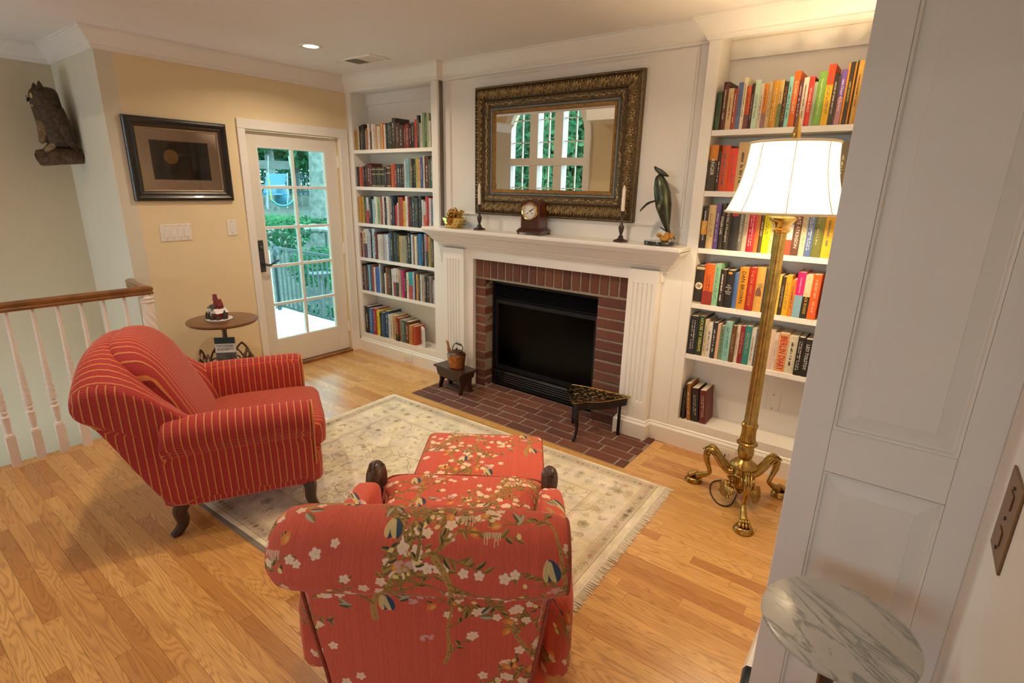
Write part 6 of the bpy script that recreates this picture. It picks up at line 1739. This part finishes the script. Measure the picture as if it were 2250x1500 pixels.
tv = thing('trivet_stand', 'black iron hearth trivet with a pierced brass top on the bricks', 'trivet', (-1.555, 2.985, .005), R(8))
outl = [(-.195, .12), (-.10, .13), (.05, .125), (.20, .115), (.215, .10), (.16, .02), (.10, -.06), (.045, -.105), (.0, -.125), (-.03, -.165), (-.055, -.19), (-.075, -.185), (-.075, -.16), (-.105, -.12), (-.15, -.06), (-.19, .0), (-.21, .06), (-.21, .10)]
TZ = .278
out_s = [tuple((p.x, p.y)) for p in spline([(a, b, 0) for a, b in outl]+[(outl[0][0], outl[0][1], 0)], 3)][:-1]
q = MB(); q.tube([(a, b, TZ) for a, b in out_s]+[(out_s[0][0], out_s[0][1], TZ)], .0065, 7, False, flat=.6); q.build('brass_rim', 'brass', tv, smooth=True)
q = MB(); rg = random.Random(12)
def inside(x, y):
    c = False; n_ = len(out_s)
    for i in range(n_):
        (x0, y0), (x1, y1) = out_s[i], out_s[i-1]
        if (y0 > y) != (y1 > y) and x < (x1-x0)*(y-y0)/(y1-y0)+x0: c = not c
    return c
for cx_, cy_ in ((-.13, .075), (-.07, .085), (-.01, .085), (.05, .085), (.11, .085), (.165, .085), (-.16, .02), (-.10, .02), (-.04, .025), (.02, .03), (.08, .03), (.13, .045), (-.12, -.045), (-.06, -.035), (0, -.03), (.06, -.025), (-.07, -.09), (-.02, -.085), (-.055, -.145)):
    if not inside(cx_, cy_): continue
    a0 = rg.random()*3
    for k in range(4):
        a = a0+k*PI/2
        q.tube([(cx_, cy_, TZ), (cx_+.022*math.cos(a)+.010*math.cos(a+1.5), cy_+.022*math.sin(a)+.010*math.sin(a+1.5), TZ+.001), (cx_+.038*math.cos(a), cy_+.038*math.sin(a), TZ)], .0036, 5)
q.build('pierced_top', 'brass_dark', tv, smooth=True)
ap = [(x*.93, y*.90) for x, y in out_s]
q = MB(); q.loft([[(x, y, TZ-.008) for x, y in ap], [(x*.98, y*.98, TZ-.060) for x, y in ap]], True, False); q.build('apron', 'black_metal', tv, solid=.004)
q = MB(); q.tube([tuple(p) for p in spline([(-.060, -.150, .23), (-.052, -.166, .17), (-.045, -.160, .10), (-.050, -.172, .03), (-.060, -.190, .006)], 4)], [.020, .021, .021, .020, .018, .016, .014, .013, .011, .010, .009, .009, .010, .011, .012, .012, .010], 10); q.build('leg', 'black_metal', tv, smooth=True)
for x, y in ((.165, .075), (-.17, .085)):
    MB().tube([(x, y, .24), (x, y, .001)], [.010, .0125], 12).build('leg', 'black_metal', tv, smooth=True)
# ---------------------------------------------------------------- outside the door
def at_px(px, py, D):
    d = _f+_rr*((px-1125)/F_PX)-_uu*((py-750)/F_PX)
    return CAMLOC+d*(D/math.hypot(d.x, d.y))
nrng = np.random.RandomState(17)
def leaves(q, c, r, n, size, shell=.35):
    """n leaf blades scattered in an ellipsoid"""
    d = nrng.normal(size=(n, 3)); d /= np.linalg.norm(d, axis=1)[:, None]
    rad = (shell+(1-shell)*nrng.rand(n))**(.6)
    p = d*rad[:, None]*np.array(r)+np.array(c)
    u = nrng.normal(size=(n, 3)); u /= np.linalg.norm(u, axis=1)[:, None]
    w = np.cross(u, nrng.normal(size=(n, 3))); w /= np.linalg.norm(w, axis=1)[:, None]
    s = size*(.6+.8*nrng.rand(n))[:, None]
    o = len(q.v)
    v = np.stack([p-u*s, p+w*s*.45, p+u*s, p-w*s*.45], 1).reshape(-1, 3)
    q.v += [tuple(x) for x in v.tolist()]
    q.f += [(o+4*k, o+4*k+1, o+4*k+2, o+4*k+3) for k in range(n)]; q.uv += [None]*n
    return q
struct(MB().box((-7.15, 1.5, -.30), (-4.505, 3.95, -.12)).build('patio', 'concrete'), 'sunlit pale concrete landing outside the door')
gb = MB()
A, B_, C_, D_ = at_px(560, 560, 7.8), at_px(760, 560, 7.8), at_px(760, 430, 24), at_px(520, 430, 24)
struct(MB().add([(-4.6, -2, -.75), (-4.6, 14, -.75), (-8.4, 12, -.15), (-8.4, -2, -.15), (-13.5, 18, .32), (-13.5, -2, .32), (-24, 24, .95), (-24, -2, .95), (-60, 60, 1.4), (-60, -20, 1.4)], [(0, 1, 2, 3), (3, 2, 4, 5), (5, 4, 6, 7), (7, 6, 8, 9)]).build('ground_yard', 'bank'), 'shaded mulch yard rising behind the house')
struct(MB().box((-12, -34, -1.2), (12, -4.6, -1.0)).build('ground_front', 'lawn'))
def bush(label, c, r, n, size, mat, group='shrubs outside'):
    o = thing('shrub', label, 'shrub', (c[0], c[1], c[2]-r[2]), group=group)
    q = leaves(MB(), (0, 0, r[2]), r, n, size); f_ = q.build('foliage', mat, o, recalc=False); f_['kind'] = 'stuff'
    MB().tube([(0, 0, -.3), (0, 0, r[2])], .03, 6).build('stem', 'bark', o)
bush('low bright green shrub behind the patio rail', (-7.75, 5.05, .28), (.75, .5, .34), 1600, .045, 'leaf_light')
bush('leafy green plants along the raised bed seen through the door', tuple(at_px(618, 492, 11.5)), (1.5, .6, .16), 1500, .06, 'leaf_light')
bush('pale green groundcover at the foot of the big tree', tuple(at_px(715, 494, 11.0)), (.8, .6, .12), 700, .05, 'leaf_green')
bush('sparse shrub with thin stems left of the patio rail', tuple(at_px(632, 522, 9.9)), (.5, .4, .25), 260, .06, 'leaf_green')
bush('round green shrub low behind the railing bars', (-6.15, 4.75, -.32), (.42, .4, .36), 900, .04, 'leaf_light')
bush('dark green ground shrub below the patio railing', (-7.35, 4.55, -.42), (.6, .45, .2), 800, .04, 'leaf_green')
# stones along the bed
rg = random.Random(31); q = MB()
for k in range(9):
    p = at_px(585+18*k+rg.uniform(-4, 4), 512-1.5*k+rg.uniform(-3, 3), 10.2)
    r_ = rg.uniform(.10, .16)
    s_ = thing('edging_stone', 'pale edging stone, %s from the left along the garden bed' % ORD[k], 'stone', tuple(p), rg.random(), 'edging stones')
    MB().ball((0, 0, 0), (r_*1.4, r_, r_*.6), 8, 6).build('stone', 'stone', s_)
# iron railing
ir = thing('patio_railing', 'black iron railing along the concrete landing outside the door', 'railing', (-5.0, 3.85, -.12))
MB().box((-2.06, -.02, .865), (.5, .02, .895)).build('top_rail', 'rail_iron', ir); MB().box((-2.06, -.012, .06), (.5, .012, .08)).build('bottom_rail', 'rail_iron', ir)
for k in range(24):
    x = -2.02+k*.108
    MB().box((x-.008, -.008, .08), (x+.008, .008, .865)).build('picket', 'rail_iron', ir)
for x in (-2.06, .5): MB().box((x-.02, -.02, 0), (x+.02, .02, .92)).build('post', 'rail_iron', ir)
st = struct(MB().box((-7.9, 2.0, -.3), (-7.08, 3.80, .72)).build('wall_patio', 'stucco'), 'bright white low wall beyond the landing')
lt = thing('patio_lantern', 'pair of small dark lanterns hanging on the white patio wall', 'lantern', tuple(at_px(604, 545, 7.6)))
for dx in (-.15, 0): MB().lathe([(.0, -.10), (.05, -.09), (.03, -.04), (.015, 0), (0, .01)], 8, (0, dx)).build('shade', 'rail_iron', lt, smooth=True)
gs = thing('bird_bath', 'dark tulip-shaped bird bath on a stem beyond the railing', 'bird bath', tuple(at_px(706, 640, 8.0)))
MB().lathe([(.06, -.35), (.03, -.25), (.02, .1), (.03, .18), (.10, .23), (.16, .27), (.14, .27), (0, .2)], 14).build('bowl', 'weathered_wood', gs, smooth=True)
# the big tree
tb = at_px(708, 484, 13.0)
tr = thing('large_tree', 'thick grey tree trunk standing close behind the patio', 'tree', tuple(tb))
pts = [(0, 0, -.6), (0, 0, .1), (0, 0, .8), (.0, .05, 2.2), (0, .1, 6.5)]
MB().tube(pts, [.42, .28, .21, .19, .17], 16).build('trunk', 'bark', tr, smooth=True)
q = leaves(MB(), (0, 0, 6.5), (3.2, 3.2, 1.6), 2200, .14); o = q.build('foliage', 'leaf_green', tr, recalc=False); o['kind'] = 'stuff'
# swing set
b0, b1 = at_px(562, 361, 13.5), at_px(636, 366, 13.5)
sw = thing('swing_set', 'weathered wooden swing beam with uprights in the yard', 'swing set', tuple(b0))
dv = b1-b0; L_ = dv.length; ang = math.atan2(dv.y, dv.x); sw.rotation_euler = (0, 0, ang)
MB().box((-.6, -.06, -.09), (L_, .06, .09)).build('beam', 'weathered_wood', sw)
for dy in (-.7, .7): MB().tube([(-.1, 0, .05), (-.25, dy, -2.2)], .06, 6).build('upright', 'weathered_wood', sw)
MB().box((-.16, -.05, 0), (-.04, .05, .55)).build('post', 'weathered_wood', sw)
s0 = at_px(622, 450, 13.0)
sg = thing('swing', 'aqua belt swing seat on yellow ropes under the wooden beam', 'swing', tuple(s0), ang)
MB().tube([tuple(p) for p in spline([(-.22, 0, .10), (-.12, 0, .01), (0, 0, -.02), (.12, 0, .01), (.22, 0, .10)], 4)], .06, 8, flat=.35).build('seat', 'aqua_plastic', sg, smooth=True)
for s_ in (-1, 1):
    MB().tube([(s_*.22, 0, .08), (s_*.24, 0, .55)], .016, 6).build('rope', 'yellow_rope', sg); MB().tube([(s_*.24, 0, .55), (s_*.20, 0, 1.02)], .010, 6).build('chain', 'white_plastic', sg)
br = thing('barrel', 'blue plastic barrel standing behind the swing', 'barrel', tuple(at_px(620, 447, 14.2)))
MB().lathe([(0, 0), (.15, 0), (.17, .03), (.18, .18), (.17, .33), (.15, .36), (0, .36)], 20).build('drum', 'blue_plastic', br, smooth=True)
MB().lathe([(.178, .2), (.19, .21), (.178, .22)], 20, cap=False).build('hoop', 'blue_plastic', br, smooth=True)
ch = thing('lawn_chair', 'white framed lawn chair with blue sling at the left of the yard', 'chair', tuple(at_px(586, 457, 14.0)), R(20))
MB().box((-.28, -.28, .30), (.28, .28, .34)).build('seat', 'blue_plastic', ch); MB().add([(-.28, .26, .34), (.28, .26, .34), (.28, .46, .78), (-.28, .46, .78)], [(0, 1, 2, 3)]).build('backrest', 'blue_plastic', ch, solid=.02)
for sx in (-1, 1):
    MB().tube([(sx*.30, -.3, 0), (sx*.30, -.26, .5), (sx*.30, .35, .52)], .016, 6).build('arm', 'white_plastic', ch); MB().tube([(sx*.30, .34, 0), (sx*.29, .46, .8)], .016, 6).build('leg', 'white_plastic', ch)
# fence and background trees
f0, f1 = at_px(540, 428, 22), at_px(760, 426, 22)
fe = thing('picket_fence', 'dark picket fence across the back of the yard', 'fence', tuple(f0), math.atan2((f1-f0).y, (f1-f0).x))
FL = (f1-f0).length
MB().box((0, -.03, .10), (FL, .03, .18)).build('rail', 'rail_iron', fe); MB().box((0, -.03, .62), (FL, .03, .68)).build('rail', 'rail_iron', fe)
for k in range(int(FL/.16)): MB().box((k*.16, -.015, 0), (k*.16+.06, .015, .82)).build('picket', 'rail_iron', fe)
def tree(label, p, h, r, n, mat, tr_=.16):
    o = thing('background_tree', label, 'tree', tuple(p), group='trees behind the house')
    MB().tube([(0, 0, -.5), (0, 0, h*.5), (.1, 0, h)], [tr_, tr_*.8, tr_*.3], 8).build('trunk', 'bark', o)
    q = leaves(MB(), (0, 0, h), r, n, .16); f_ = q.build('foliage', mat, o, recalc=False); f_['kind'] = 'stuff'
tree('leafy tree behind the swing beam', at_px(600, 425, 18), 2.7, (2.3, 2.2, 1.5), 7000, 'leaf_light')
tree('leafy tree beyond the fence left of the big trunk', at_px(655, 424, 24), 3.0, (3.2, 2.6, 2.2), 8000, 'leaf_light')
tree('dark leafy tree at the left edge of the yard', at_px(545, 425, 25), 4.0, (3.2, 3.2, 2.9), 6000, 'leaf_dark')
tree('tall leafy tree right of the big trunk', at_px(740, 424, 26), 4.0, (3.0, 3.0, 2.8), 6000, 'leaf_green')
tree('far leafy tree filling the back of the yard', at_px(640, 415, 34), 4.6, (8.0, 4.0, 5.0), 14000, 'leaf_green')
# greenery in front of the arched window
for k, (x, y, z, r, mt_, lb) in enumerate(((-10.2, -12, 2.6, (2.4, 2.0, 3.4), 'leaf_light', 'leafy tree reflected in the left lights of the arched window'), (-12.4, -13, 2.2, (2.6, 2.0, 3.6), 'leaf_green', 'leafy tree reflected in the middle of the arched window'), (-8.2, -13, 2.6, (2.4, 2.0, 3.6), 'leaf_light', 'leafy tree reflected in the right lights of the arched window'), (-14.6, -16, 2.5, (3.2, 2.5, 4.5), 'leaf_green', 'far leafy tree behind the arched window'), (-11.0, -18, 3.4, (4.5, 3, 5.0), 'leaf_dark', 'dark leafy tree far behind the arched window'))):
    o = thing('front_tree', lb, 'tree', (x, y, -1.0), group='trees outside the arched window')
    MB().tube([(0, 0, -.2), (.1, 0, 2.0), (0, .1, 5.0)], [.2, .15, .06], 8).build('trunk', 'bark', o)
    q = leaves(MB(), (0, 0, z+1.0), r, 7500, .17); f_ = q.build('foliage', mt_, o, recalc=False); f_['kind'] = 'stuff'

# text curves become plain meshes
bpy.context.view_layer.update()
dg = bpy.context.evaluated_depsgraph_get()
for o in [o for o in scene.objects if o.type == 'FONT']:
    me = bpy.data.meshes.new_from_object(o.evaluated_get(dg))
    nm = o.name; par = o.parent; M_ = o.matrix_local.copy()
    if not me.materials:
        for mm in o.data.materials: me.materials.append(mm)
    o.name = 'old_text'
    n_ = bpy.data.objects.new(nm, me); col.objects.link(n_); n_.parent = par; n_.matrix_local = M_
    bpy.data.objects.remove(o)
